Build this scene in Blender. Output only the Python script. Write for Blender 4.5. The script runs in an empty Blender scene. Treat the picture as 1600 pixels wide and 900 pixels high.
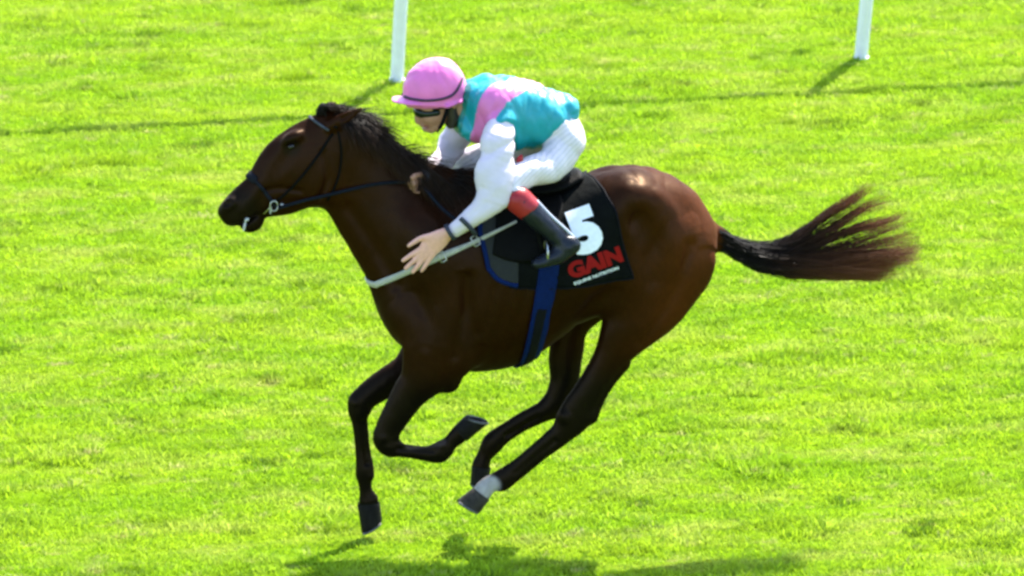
import bpy, bmesh, math, random
import numpy as np
from mathutils import Vector, Matrix, noise as mnoise
from mathutils.bvhtree import BVHTree

random.seed(7)
rng = np.random.default_rng(7)
scene = bpy.context.scene
COL = scene.collection

# ------------------------------------------------------------------ camera
PITCH, YAW, DIST = math.radians(14.5), math.radians(11.0), 27.0
TARGET = np.array([0.0, 0.0, 1.21])
FWD = np.array([math.sin(YAW) * math.cos(PITCH), math.cos(YAW) * math.cos(PITCH), -math.sin(PITCH)])
RIGHT = np.array([math.cos(YAW), -math.sin(YAW), 0.0])
UP = np.cross(RIGHT, FWD)
CAM = TARGET - DIST * FWD
FPX = 335.0 * DIST                       # focal length in pixels of the 1600 wide photograph
cam_data = bpy.data.cameras.new('camera')
cam_data.sensor_width = 36.0
cam_data.lens = 36.0 * FPX / 1600.0
cam_data.clip_start, cam_data.clip_end = 0.5, 6000.0
cam = bpy.data.objects.new('camera', cam_data)
COL.objects.link(cam)
M = Matrix((RIGHT.tolist(), UP.tolist(), (-FWD).tolist())).transposed().to_4x4()
M.translation = Vector(CAM.tolist())
cam.matrix_world = M
scene.camera = cam
cam_data.dof.use_dof = True
cam_data.dof.focus_distance = DIST
cam_data.dof.aperture_fstop = 5.6

# ------------------------------------------------------------------ sky, sun, exposure
SUN_TO = Vector((0.538, 0.568, 1.0)).normalized()
world = bpy.data.worlds.new('World')
scene.world = world
world.use_nodes = True
wn = world.node_tree.nodes
sky = wn.new('ShaderNodeTexSky')
sky.sky_type = 'NISHITA'
sky.sun_disc = False
sky.sun_elevation = math.asin(SUN_TO.z)
sky.sun_rotation = math.atan2(SUN_TO.x, SUN_TO.y)
bg = wn['Background']
bg.inputs['Strength'].default_value = 0.15
world.node_tree.links.new(sky.outputs['Color'], bg.inputs['Color'])
sun_data = bpy.data.lights.new('sun', 'SUN')
sun_data.energy = 4.5
sun_data.angle = math.radians(0.5)
sun_data.color = (1.0, 0.95, 0.86)
sun = bpy.data.objects.new('sun', sun_data)
sun.rotation_euler = (-SUN_TO).to_track_quat('-Z', 'Y').to_euler()
sun.location = (6, 5, 12)
COL.objects.link(sun)
vs = scene.view_settings
vs.view_transform = 'Standard'
vs.look = 'None'
vs.exposure = 2.0
vs.gamma = 1.0
vs.use_curve_mapping = False
scene.cycles.use_denoising = True
scene.cycles.filter_width = 2.9
scene.cycles.use_adaptive_sampling = True
scene.cycles.adaptive_threshold = 0.025
scene.cycles.max_bounces = 5
scene.cycles.diffuse_bounces = 3
scene.cycles.glossy_bounces = 2
scene.cycles.transmission_bounces = 3

# ------------------------------------------------------------------ helpers: a photograph point at a given depth plane
def W(px, py, Y=0.0):
    d = FWD * FPX + RIGHT * (px - 800.0) - UP * (py - 450.0)
    t = (Y - CAM[1]) / d[1]
    return CAM + d * t

def mpp(p):                               # metres per photograph pixel at a point
    return float(np.dot(np.asarray(p) - CAM, FWD)) / FPX

def ground(px, py):
    d = FWD * FPX + RIGHT * (px - 800.0) - UP * (py - 450.0)
    t = -CAM[2] / d[2]
    return CAM + d * t

def project(v):
    d = np.asarray(v) - CAM
    dep = d @ FWD
    return 800 + FPX * (d @ RIGHT) / dep, 450 - FPX * (d @ UP) / dep

def smooth01(x, a, b):
    t = np.clip((x - a) / (b - a), 0, 1)
    return t * t * (3 - 2 * t)

# ------------------------------------------------------------------ helpers: materials
def mat(name, color=(0.5, 0.5, 0.5), rough=0.6, spec=0.5, metal=0.0, attr=None, var=0.0, var_scale=8.0,
        bump=0.0, bump_scale=60.0, stretch=(1, 1, 1), sheen=0.0, coat=0.0, sss=0.0, trans=0.0):
    m = bpy.data.materials.new(name)
    m.use_nodes = True
    nt = m.node_tree
    N, L = nt.nodes, nt.links
    b = N['Principled BSDF']
    b.inputs['Roughness'].default_value = rough
    b.inputs['Specular IOR Level'].default_value = spec
    b.inputs['Metallic'].default_value = metal
    if sheen:
        b.inputs['Sheen Weight'].default_value = sheen
    if coat:
        b.inputs['Coat Weight'].default_value = coat
        b.inputs['Coat Roughness'].default_value = 0.15
    if sss:
        b.inputs['Subsurface Weight'].default_value = sss
        b.inputs['Subsurface Radius'].default_value = (0.01, 0.005, 0.003)
    tc = N.new('ShaderNodeTexCoord')
    mp = N.new('ShaderNodeMapping')
    mp.inputs['Scale'].default_value = stretch
    L.new(tc.outputs['Object'], mp.inputs['Vector'])
    if attr:
        a = N.new('ShaderNodeAttribute')
        a.attribute_name = attr
        src = a.outputs['Color']
    else:
        rgb = N.new('ShaderNodeRGB')
        rgb.outputs[0].default_value = (*color, 1)
        src = rgb.outputs[0]
    if var:
        nz = N.new('ShaderNodeTexNoise')
        nz.inputs['Scale'].default_value = var_scale
        nz.inputs['Detail'].default_value = 5
        L.new(mp.outputs['Vector'], nz.inputs['Vector'])
        mr = N.new('ShaderNodeMapRange')
        mr.inputs['From Min'].default_value = 0.3
        mr.inputs['From Max'].default_value = 0.7
        mr.inputs['To Min'].default_value = 1 - var
        mr.inputs['To Max'].default_value = 1 + var
        L.new(nz.outputs['Fac'], mr.inputs['Value'])
        mx = N.new('ShaderNodeMix')
        mx.data_type = 'RGBA'
        mx.blend_type = 'MULTIPLY'
        mx.inputs['Factor'].default_value = 1.0
        L.new(src, mx.inputs['A'])
        L.new(mr.outputs['Result'], mx.inputs['B'])
        src = mx.outputs['Result']
    L.new(src, b.inputs['Base Color'])
    if bump:
        nb = N.new('ShaderNodeTexNoise')
        nb.inputs['Scale'].default_value = bump_scale
        nb.inputs['Detail'].default_value = 4
        L.new(mp.outputs['Vector'], nb.inputs['Vector'])
        bp = N.new('ShaderNodeBump')
        bp.inputs['Strength'].default_value = bump
        bp.inputs['Distance'].default_value = 0.01
        L.new(nb.outputs['Fac'], bp.inputs['Height'])
        L.new(bp.outputs['Normal'], b.inputs['Normal'])
    if trans:
        tr = N.new('ShaderNodeBsdfTranslucent')
        L.new(src, tr.inputs['Color'])
        ms = N.new('ShaderNodeMixShader')
        ms.inputs['Fac'].default_value = trans
        L.new(b.outputs['BSDF'], ms.inputs[1])
        L.new(tr.outputs['BSDF'], ms.inputs[2])
        L.new(ms.outputs['Shader'], N['Material Output'].inputs['Surface'])
    return m

# ------------------------------------------------------------------ helpers: objects
def tag(o, label=None, cat=None, group=None, kind=None):
    for k, v in (('label', label), ('category', cat), ('group', group), ('kind', kind)):
        if v:
            o[k] = v
    return o

def empty(name, loc, label, cat):
    o = bpy.data.objects.new(name, None)
    o.empty_display_size = 0.2
    o.location = loc
    COL.objects.link(o)
    return tag(o, label, cat)

def origin_of(parent):
    p = Vector((0, 0, 0))
    while parent is not None:
        p = p + parent.location
        parent = parent.parent
    return p

def link_mesh(name, verts, faces, material, parent=None, smooth=True, colors=None, attr='tint'):
    me = bpy.data.meshes.new(name)
    V = np.asarray(verts, dtype=np.float64)
    if parent is not None:
        V = V - np.array(origin_of(parent))
    if isinstance(faces, np.ndarray) and faces.ndim == 2:
        n, k = faces.shape
        me.vertices.add(len(V))
        me.vertices.foreach_set('co', V.astype(np.float32).ravel())
        me.loops.add(n * k)
        me.loops.foreach_set('vertex_index', faces.astype(np.int32).ravel())
        me.polygons.add(n)
        me.polygons.foreach_set('loop_start', np.arange(0, n * k, k, dtype=np.int32))
        me.polygons.foreach_set('loop_total', np.full(n, k, dtype=np.int32))
        me.update(calc_edges=True)
    else:
        me.from_pydata(V.tolist(), [], [list(f) for f in faces])
        me.update()
    if smooth:
        me.polygons.foreach_set('use_smooth', np.ones(len(me.polygons), dtype=bool))
    if colors is not None:
        ca = me.color_attributes.new(attr, 'FLOAT_COLOR', 'POINT')
        c4 = np.ones((len(V), 4), dtype=np.float32)
        c4[:, :3] = colors
        ca.data.foreach_set('color', c4.ravel())
    me.materials.append(material)
    o = bpy.data.objects.new(name, me)
    COL.objects.link(o)
    o.parent = parent
    return o

# ------------------------------------------------------------------ helpers: implicit bodies -> one continuous skin (surface nets)
def catmull(P, sub=7):
    P = np.asarray(P, float)
    if len(P) < 3:
        t = np.linspace(0, 1, sub + 1)[:, None]
        return P[0] * (1 - t) + P[-1] * t
    Q = np.vstack([2 * P[0] - P[1], P, 2 * P[-1] - P[-2]])
    out = []
    for i in range(1, len(Q) - 2):
        p0, p1, p2, p3 = Q[i - 1], Q[i], Q[i + 1], Q[i + 2]
        for t in np.linspace(0, 1, sub, endpoint=False):
            out.append(0.5 * (2 * p1 + (p2 - p0) * t + (2 * p0 - 5 * p1 + 4 * p2 - p3) * t * t
                              + (3 * p1 - p0 - 3 * p2 + p3) * t ** 3))
    out.append(P[-1])
    return np.array(out)

def sm_min(a, b, k):
    h = np.maximum(k - np.abs(a - b), 0) / k
    return np.minimum(a, b) - h * h * k * 0.25

class Field:
    def __init__(self, lo, hi, step):
        self.lo, self.step = np.asarray(lo, float), step
        n = np.ceil((np.asarray(hi) - self.lo) / step).astype(int) + 1
        self.xs, self.ys, self.zs = (self.lo[i] + step * np.arange(n[i]) for i in range(3))
        self.F = np.full(tuple(n), 1.0, dtype=np.float32)

    def _sl(self, axis, a, b):
        i0 = int(np.clip(np.searchsorted(axis, a), 0, len(axis)))
        i1 = int(np.clip(np.searchsorted(axis, b), 0, len(axis)))
        return slice(i0, i1)

    def _apply(self, sl, f, k, op):
        G = self.F[sl]
        if op == 'union':
            self.F[sl] = sm_min(G, f, k)
        elif op == 'cut':
            self.F[sl] = -sm_min(-G, f, k)
        elif op == 'keep':
            self.F[sl] = np.maximum(G, f)

    def loft(self, sts, k=0.02, n=2.0, op='union', grow=0.0, sub=7):
        """stations (px, py, half height in px, half width in m, Y)"""
        S = []
        for (px, py, h, w, Y) in sts:
            p = W(px, py, Y)
            S.append((p[0], p[2], h * mpp(p) + grow, w + grow, Y))
        S = catmull(S, sub)
        S[:, 2:4] = np.maximum(S[:, 2:4], 0.002)
        pad = k + 0.03
        sx = self._sl(self.xs, (S[:, 0] - S[:, 2]).min() - pad, (S[:, 0] + S[:, 2]).max() + pad)
        sz = self._sl(self.zs, (S[:, 1] - S[:, 2]).min() - pad, (S[:, 1] + S[:, 2]).max() + pad)
        sy = self._sl(self.ys, (S[:, 4] - S[:, 3]).min() - pad, (S[:, 4] + S[:, 3]).max() + pad)
        X, Z, Yv = self.xs[sx], self.zs[sz], self.ys[sy]
        if min(len(X), len(Z), len(Yv)) == 0:
            return self
        best = np.full((len(X), len(Z)), 1e9)
        H, Wd, Yc = np.zeros_like(best), np.zeros_like(best), np.zeros_like(best)
        # dense nearest section, refined between samples
        fine = []
        for i in range(len(S) - 1):
            for t in (0.0, 0.25, 0.5, 0.75):
                fine.append(S[i] * (1 - t) + S[i + 1] * t)
        fine.append(S[-1])
        for s in fine:
            d = np.sqrt((X[:, None] - s[0]) ** 2 + (Z[None, :] - s[1]) ** 2) / s[2]
            m = d < best
            best[m] = d[m]
            H[m], Wd[m], Yc[m] = s[2], s[3], s[4]
        a = best[:, None, :]
        b = np.abs(Yv[None, :, None] - Yc[:, None, :]) / Wd[:, None, :]
        if n == 2.0:
            r = np.sqrt(a * a + b * b)
        else:
            r = (a ** n + b ** n) ** (1.0 / n)
        f = ((r - 1) * np.minimum(H, Wd)[:, None, :]).astype(np.float32)
        self._apply((sx, sy, sz), f, k, op)
        return self

    def blob(self, c, r, ang=0.0, k=0.03, op='union', tilt=0.0):
        """ellipsoid: c = world centre, r = radii along, across (Y), up; ang turns it in the XZ plane"""
        c = np.asarray(c, float)
        R = max(r) + k + 0.03
        sx, sy, sz = (self._sl(ax, c[i] - R, c[i] + R) for i, ax in enumerate((self.xs, self.ys, self.zs)))
        X = self.xs[sx][:, None, None] - c[0]
        Y = self.ys[sy][None, :, None] - c[1]
        Z = self.zs[sz][None, None, :] - c[2]
        ca, sa = math.cos(ang), math.sin(ang)
        u, v = X * ca + Z * sa, -X * sa + Z * ca
        if tilt:
            ct, st = math.cos(tilt), math.sin(tilt)
            v, Y = v * ct + Y * st, -v * st + Y * ct
        f = ((np.sqrt((u / r[0]) ** 2 + (Y / r[1]) ** 2 + (v / r[2]) ** 2) - 1) * min(r)).astype(np.float32)
        self._apply((sx, sy, sz), f, k, op)
        return self

    def half(self, p, nrm):
        """keep only the side of the plane that the normal points away from"""
        nrm = np.asarray(nrm, float)
        nrm = nrm / np.linalg.norm(nrm)
        d = ((self.xs[:, None, None] - p[0]) * nrm[0] + (self.ys[None, :, None] - p[1]) * nrm[1]
             + (self.zs[None, None, :] - p[2]) * nrm[2])
        self.F = np.maximum(self.F, d.astype(np.float32))
        return self

    def mesh(self, relax=2):
        F, h = self.F, self.step
        F = F.copy()
        F[0] = F[-1] = 1; F[:, 0] = F[:, -1] = 1; F[:, :, 0] = F[:, :, -1] = 1
        ins = F < 0
        cnt = np.zeros(tuple(s - 1 for s in F.shape), dtype=np.int8)
        for dx in (0, 1):
            for dy in (0, 1):
                for dz in (0, 1):
                    cnt += ins[dx:dx + cnt.shape[0], dy:dy + cnt.shape[1], dz:dz + cnt.shape[2]]
        act = (cnt > 0) & (cnt < 8)
        idx = np.argwhere(act)
        num = np.full(act.shape, -1, dtype=np.int64)
        num[act] = np.arange(len(idx))
        corner = np.array([(a, b, c) for a in (0, 1) for b in (0, 1) for c in (0, 1)])
        vals = np.stack([F[idx[:, 0] + c[0], idx[:, 1] + c[1], idx[:, 2] + c[2]] for c in corner], 1)
        acc = np.zeros((len(idx), 3)); n = np.zeros(len(idx))
        for i in range(8):
            for j in range(i + 1, 8):
                if np.abs(corner[i] - corner[j]).sum() != 1:
                    continue
                m = (vals[:, i] < 0) != (vals[:, j] < 0)
                t = vals[m, i] / (vals[m, i] - vals[m, j])
                acc[m] += corner[i] + t[:, None] * (corner[j] - corner[i])
                n[m] += 1
        V = self.lo + h * (idx + acc / n[:, None])
        quads = []
        for ax in range(3):
            o1, o2 = [(1, 2), (2, 0), (0, 1)][ax]
            A = np.moveaxis(ins, (ax, o1, o2), (0, 1, 2))
            C = np.moveaxis(num, (ax, o1, o2), (0, 1, 2))
            s = A[:-1, 1:-1, 1:-1] != A[1:, 1:-1, 1:-1]
            e = np.argwhere(s)
            up = A[:-1, 1:-1, 1:-1][s]
            i, j, k = e[:, 0], e[:, 1], e[:, 2]
            q = np.stack([C[i, j, k], C[i, j + 1, k], C[i, j + 1, k + 1], C[i, j, k + 1]], 1)
            q[~up] = q[~up][:, ::-1]
            quads.append(q)
        Q = np.vstack(quads)
        E = np.vstack([Q[:, [0, 1]], Q[:, [1, 2]], Q[:, [2, 3]], Q[:, [3, 0]]])
        deg = np.bincount(E.ravel(), minlength=len(V))[:, None]
        for it in range(relax):
            for lam in (0.5, -0.52):
                S = np.zeros_like(V)
                for c in range(3):
                    S[:, c] = (np.bincount(E[:, 0], V[E[:, 1], c], len(V)) + np.bincount(E[:, 1], V[E[:, 0], c], len(V)))
                V = V + lam * (S / deg - V)
        return V, Q

def normals_of(V, Q):
    fn = np.cross(V[Q[:, 2]] - V[Q[:, 0]], V[Q[:, 3]] - V[Q[:, 1]])
    N = np.zeros_like(V)
    for c in range(4):
        for a in range(3):
            N[:, a] += np.bincount(Q[:, c], fn[:, a], len(V))
    return N / np.maximum(np.linalg.norm(N, axis=1, keepdims=True), 1e-9)

def ruffle(V, Q, amp, scale, stretch=(1, 1, 1), seed=0.0, ang=0.0, crease=False):
    N = normals_of(V, Q)
    ca, sa = math.cos(ang), math.sin(ang)
    R = np.stack([V[:, 0] * ca + V[:, 2] * sa, V[:, 1], -V[:, 0] * sa + V[:, 2] * ca], 1)
    S = R * np.asarray(stretch) * scale + seed
    if crease:                                   # rounded billows meeting in sharp valleys
        d = np.array([abs(mnoise.noise(s)) * 2 - 0.45 + 0.35 * mnoise.noise([2.3 * c for c in s]) for s in S.tolist()])
    else:
        d = np.array([mnoise.noise(s) + 0.5 * mnoise.noise([2.1 * c for c in s]) for s in S.tolist()])
    return V + N * (amp * d)[:, None]

def bvh_of(V, Q):
    return BVHTree.FromPolygons(V.tolist(), Q.tolist())

# ------------------------------------------------------------------ helpers: straps, tubes, hair
def frame_path(P):
    T = np.gradient(P, axis=0)
    return T / np.maximum(np.linalg.norm(T, axis=1, keepdims=True), 1e-9)

def ribbon(P, N, width, thick):
    """closed strap along P: N outward normals, width a scalar or one per point"""
    P, N = np.asarray(P, float), np.asarray(N, float)
    T = frame_path(P)
    B = np.cross(N, T)
    B /= np.maximum(np.linalg.norm(B, axis=1, keepdims=True), 1e-9)
    N2 = np.cross(T, B)
    w = np.broadcast_to(np.asarray(width, float), (len(P),))[:, None] / 2
    t = thick / 2
    sec = [(-1, -t), (-0.8, t), (0, t * 1.25), (0.8, t), (1, -t)]
    V = np.stack([P + B * w * a + N2 * b for a, b in sec], 1).reshape(-1, 3)
    n = len(sec)
    F = []
    for i in range(len(P) - 1):
        for j in range(n):
            F.append((i * n + j, i * n + (j + 1) % n, (i + 1) * n + (j + 1) % n, (i + 1) * n + j))
    F.append(tuple(range(n))[::-1])
    F.append(tuple((len(P) - 1) * n + j for j in range(n)))
    return V, F

def tube(P, r, seg=8):
    P = np.asarray(P, float)
    T = frame_path(P)
    ref = np.array([0.0, 1.0, 0.0]) if abs(T[0][1]) < 0.8 else np.array([0, 0, 1.0])
    r = np.broadcast_to(np.asarray(r, float), (len(P),))
    V, F = [], []
    for i in range(len(P)):
        a = np.cross(T[i], ref); a /= np.linalg.norm(a)
        b = np.cross(T[i], a)
        for j in range(seg):
            th = 2 * math.pi * j / seg
            V.append(P[i] + r[i] * (a * math.cos(th) + b * math.sin(th)))
    for i in range(len(P) - 1):
        for j in range(seg):
            F.append((i * seg + j, i * seg + (j + 1) % seg, (i + 1) * seg + (j + 1) % seg, (i + 1) * seg + j))
    F.append(tuple(range(seg))[::-1])
    F.append(tuple((len(P) - 1) * seg + j for j in range(seg)))
    return np.array(V), F

def hair(paths, radii, c0, c1):
    """paths (n, m, 3); thin three-sided tapering strands in one mesh, colour from root to tip"""
    n, m, _ = paths.shape
    T = np.gradient(paths, axis=1)
    T /= np.maximum(np.linalg.norm(T, axis=2, keepdims=True), 1e-9)
    ref = rng.normal(size=(n, 1, 3))
    A = np.cross(T, ref); A /= np.maximum(np.linalg.norm(A, axis=2, keepdims=True), 1e-9)
    B = np.cross(T, A)
    s = np.linspace(0, 1, m)
    prof = (1 - s ** 3 * 0.9)[None, :, None] * np.asarray(radii)[:, None, None]
    V = np.stack([paths + prof * (A * math.cos(t) + B * math.sin(t)) for t in (0, 2.09, 4.19)], 2)
    idx = np.arange(n * m * 3).reshape(n, m, 3)
    Q = []
    for j in range(3):
        k = (j + 1) % 3
        Q.append(np.stack([idx[:, :-1, j], idx[:, :-1, k], idx[:, 1:, k], idx[:, 1:, j]], -1).reshape(-1, 4))
    C = np.asarray(c0)[None, None, :] * (1 - s ** 3.2)[None, :, None] + np.asarray(c1)[None, None, :] * (s ** 3.2)[None, :, None]
    C = C * (0.7 + 0.6 * rng.random((n, 1, 1)))
    C = np.repeat(C[:, :, None, :], 3, 2)
    return V.reshape(-1, 3), np.vstack(Q), C.reshape(-1, 3)

# ================================================================== SETTING
def grass_material(name, dark, light, dry, trans):
    m = bpy.data.materials.new(name)
    m.use_nodes = True
    N, L = m.node_tree.nodes, m.node_tree.links
    b = N['Principled BSDF']
    b.inputs['Roughness'].default_value = 0.6
    b.inputs['Specular IOR Level'].default_value = 0.2 if trans else 0.0
    geo = N.new('ShaderNodeNewGeometry')
    mp = N.new('ShaderNodeMapping')
    mp.inputs['Scale'].default_value = (0.40, 1.0, 1.0)
    L.new(geo.outputs['Position'], mp.inputs['Vector'])
    def noise(scale, detail, lo, hi):
        n = N.new('ShaderNodeTexNoise')
        n.inputs['Scale'].default_value = scale
        n.inputs['Detail'].default_value = detail
        L.new(mp.outputs['Vector'], n.inputs['Vector'])
        r = N.new('ShaderNodeMapRange')
        r.inputs['From Min'].default_value = lo
        r.inputs['From Max'].default_value = hi
        L.new(n.outputs['Fac'], r.inputs['Value'])
        return r.outputs['Result']
    def mix(a, bcol, fac):
        x = N.new('ShaderNodeMix')
        x.data_type = 'RGBA'
        for s, v in (('A', a), ('B', bcol)):
            if isinstance(v, tuple):
                x.inputs[s].default_value = (*v, 1)
            else:
                L.new(v, x.inputs[s])
        L.new(fac, x.inputs['Factor'])
        return x.outputs['Result']
    c = mix(dark, light, noise(1.7, 3, 0.36, 0.64))
    c = mix(c, tuple(0.66 * v for v in dark), noise(6.5, 3, 0.52, 0.74))
    c = mix(c, dry, noise(4.2, 3, 0.50, 0.74))
    c = mix(c, (1.15 * dry[0], 0.86 * dry[1], 2.4 * dry[2]), noise(12.0, 2, 0.60, 0.80))
    L.new(c, b.inputs['Base Color'])
    if trans:
        tr = N.new('ShaderNodeBsdfTranslucent')
        L.new(c, tr.inputs['Color'])
        ms = N.new('ShaderNodeMixShader')
        ms.inputs['Fac'].default_value = trans
        L.new(b.outputs['BSDF'], ms.inputs[1])
        L.new(tr.outputs['BSDF'], ms.inputs[2])
        L.new(ms.outputs['Shader'], N['Material Output'].inputs['Surface'])
    return m

M_GROUND = grass_material('turf_soil', (0.075, 0.145, 0.004), (0.105, 0.17, 0.006), (0.13, 0.16, 0.02), 0)
M_BLADE = grass_material('grass_blade', (0.225, 0.375, 0.012), (0.300, 0.425, 0.018), (0.36, 0.43, 0.065), 0.5)

# ground sheet: fine and gently uneven near the track, running out to the horizon
gx = np.concatenate([[-2500, -800, -200, -60, -25], np.arange(-14, 14.01, 0.35), [25, 60, 200, 800, 2500]])
gy = np.concatenate([[-2500, -800, -200, -60, -25], np.arange(-8, 26.01, 0.35), [40, 80, 200, 800, 2500]])
def ground_z(x, y):
    if abs(x) > 14 or y < -8 or y > 26:
        return 0.0
    return 0.016 * mnoise.noise((x * 0.9, y * 1.4, 3.1)) + 0.010 * mnoise.noise((x * 2.3, y * 3.1, 8.7))
gv = [(x, y, ground_z(x, y)) for y in gy for x in gx]
nxg = len(gx)
gf = np.array([(j * nxg + i, j * nxg + i + 1, (j + 1) * nxg + i + 1, (j + 1) * nxg + i)
               for j in range(len(gy) - 1) for i in range(nxg - 1)])
g = link_mesh('ground', gv, gf, M_GROUND)
tag(g, 'broad sunlit green turf ground of the racecourse', 'ground', kind='structure')

# turf: blades in a few patches, scattered by geometry nodes
proto = bpy.data.collections.new('turf_patches')
def turf_patch(i, n, rad, hmin, hmax, wid, m=None, squash=1.0):
    r = rad * np.sqrt(rng.random(n)); a = rng.random(n) * 2 * math.pi
    x, y = r * np.cos(a), r * np.sin(a) * squash
    clump = np.array([mnoise.noise((xx * 9 + i * 7.3, yy * 9, 1.7)) for xx, yy in zip(x, y)])
    hgt = (hmin + (hmax - hmin) * rng.random(n)) * (1 + 0.75 * clump)
    la = rng.random(n) * 2 * math.pi
    lean = hgt * (0.25 + 0.75 * rng.random(n))
    wa = rng.random(n) * math.pi
    w = wid * (0.6 + 0.8 * rng.random(n))
    b = np.stack([x, y, np.full(n, -0.012)], 1)
    side = np.stack([np.cos(wa) * w / 2, np.sin(wa) * w / 2, np.zeros(n)], 1)
    mid = b + np.stack([np.cos(la) * lean * 0.35, np.sin(la) * lean * 0.35, hgt * 0.62], 1)
    tip = b + np.stack([np.cos(la) * lean, np.sin(la) * lean, hgt], 1)
    V = np.stack([b - side, b + side, mid + side * 0.8, mid - side * 0.8, tip], 1).reshape(-1, 3)
    k = np.arange(n)[:, None] * 5
    T = np.vstack([k + [0, 1, 2], k + [0, 2, 3], k + [3, 2, 4]])
    o = link_mesh('turf_patch_%02d' % len(proto.objects), V, T, m or M_BLADE, smooth=False)
    COL.objects.unlink(o)
    proto.objects.link(o)
for i in range(5):
    turf_patch(i, 1050, 0.34, 0.016, 0.038, 0.0075)
turf_patch(7, 600, 0.16, 0.03, 0.065, 0.0065)          # a longer tuft
M_DARKBLADE = grass_material('coarse_grass_blade', (0.09, 0.18, 0.006), (0.13, 0.23, 0.008), (0.18, 0.20, 0.02), 0.4)
turf_patch(9, 85, 0.08, 0.024, 0.050, 0.006, M_DARKBLADE, 0.8)   # coarse dark clumps round old hoof marks

pts = []
st = 0.30
for yy in np.arange(-5.4, 20.5, st):
    half = 5.6 + 0.10 * (yy + 4)
    for xx in np.arange(-half - 0.6 + 0.19 * yy, half + 0.6 + 0.19 * yy, st):
        x, y = xx + random.uniform(-0.13, 0.13), yy + random.uniform(-0.13, 0.13)
        pts.append((x, y, ground_z(x, y)))
picks = [random.choice((0, 1, 2, 3, 4, 0, 1, 2, 3, 4, 5)) for _ in pts]
for _ in range(170):
    y = random.uniform(-4, 19)
    x = random.uniform(-5, 5) + 0.19 * y
    for k in range(random.choice((1, 1, 2, 3))):
        xx, yy = x + random.uniform(-.16, .16), y + random.uniform(-.06, .06)
        pts.append((xx, yy, ground_z(xx, yy)))
        picks.append(6)
pm = bpy.data.meshes.new('turf_blades')
pm.from_pydata(pts, [], [])
pm.attributes.new('pick', 'INT', 'POINT').data.foreach_set('value', np.array(picks, dtype=np.int32))
turf = bpy.data.objects.new('turf_blades', pm)
COL.objects.link(turf)
tag(turf, 'short bright green racecourse grass blades covering the ground', 'grass', kind='stuff')
ng = bpy.data.node_groups.new('turf_scatter', 'GeometryNodeTree')
ng.interface.new_socket('Geometry', in_out='INPUT', socket_type='NodeSocketGeometry')
ng.interface.new_socket('Geometry', in_out='OUTPUT', socket_type='NodeSocketGeometry')
gi, go = ng.nodes.new('NodeGroupInput'), ng.nodes.new('NodeGroupOutput')
ci = ng.nodes.new('GeometryNodeCollectionInfo')
ci.inputs['Collection'].default_value = proto
ci.inputs['Separate Children'].default_value = True
ci.inputs['Reset Children'].default_value = True
ip = ng.nodes.new('GeometryNodeInstanceOnPoints')
ip.inputs['Pick Instance'].default_value = True
rv = ng.nodes.new('FunctionNodeRandomValue'); rv.data_type = 'FLOAT_VECTOR'
rv.inputs['Min'].default_value = (0, 0, 0); rv.inputs['Max'].default_value = (0, 0, 6.283)
rs = ng.nodes.new('FunctionNodeRandomValue'); rs.data_type = 'FLOAT'
rs.inputs[2].default_value = 0.8; rs.inputs[3].default_value = 1.2
rs.inputs['Seed'].default_value = 5
ri = ng.nodes.new('GeometryNodeInputNamedAttribute'); ri.data_type = 'INT'
ri.inputs['Name'].default_value = 'pick'
ng.links.new(gi.outputs[0], ip.inputs['Points'])
ng.links.new(ci.outputs[0], ip.inputs['Instance'])
ng.links.new(rv.outputs[0], ip.inputs['Rotation'])
ng.links.new(rs.outputs[1], ip.inputs['Scale'])
ng.links.new(ri.outputs['Attribute'], ip.inputs['Instance Index'])
ng.links.new(ip.outputs[0], go.inputs[0])
turf.modifiers.new('scatter', 'NODES').node_group = ng

# ------------------------------------------------------------------ running rail (the bar itself is above the frame; posts and shadow are in it)
M_RAIL = mat('white_rail_plastic', (0.74, 0.74, 0.84), 0.38, var=0.06, var_scale=14, bump=0.05, bump_scale=120)
pl, pr = ground(620, 126), ground(1345, 91)
rdir = (pr - pl)
LEAN = 0.36
rail = empty('running_rail', tuple(pl), 'white plastic running rail with slanted posts across the far grass', 'rail')
for k in (-1, 0, 1, 2):
    b0 = pl + rdir * k
    toward = np.array([0, -1.0, 0])
    P = [b0 + np.array([0, 0, -0.1])]
    for t in np.linspace(0, 1, 9):
        P.append(b0 + np.array([0, 0, 1.06 * t]) + toward * LEAN * (0.85 * t + 0.15 * t * t))
    V, F = tube(P, 0.043, 14)
    post = link_mesh('post', V, F, M_RAIL, rail)
    V, F = tube([b0 + np.array([0, 0, -0.03]), b0 + np.array([0, -0.004, 0.012]), b0 + np.array([0, -0.005, 0.018])], [0.052, 0.052, 0.045], 14)
    link_mesh('collar', V, F, M_RAIL, post)
top = np.array([0, -LEAN, 1.09])
u = rdir / np.linalg.norm(rdir)
a0, a1 = pl - rdir * 1.4 + top, pr + rdir * 1.4 + top
RP = [a0 * (1 - t) + a1 * t for t in np.linspace(0, 1, 12)]
V, F = tube(RP, 0.042, 16)
link_mesh('rail_bar', V, F, M_RAIL, rail)

# ================================================================== HORSE
horse = empty('horse', (0.0, 0.0, 0.0), 'dark bay racehorse at full gallop with a white near hind pastern', 'horse')

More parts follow.
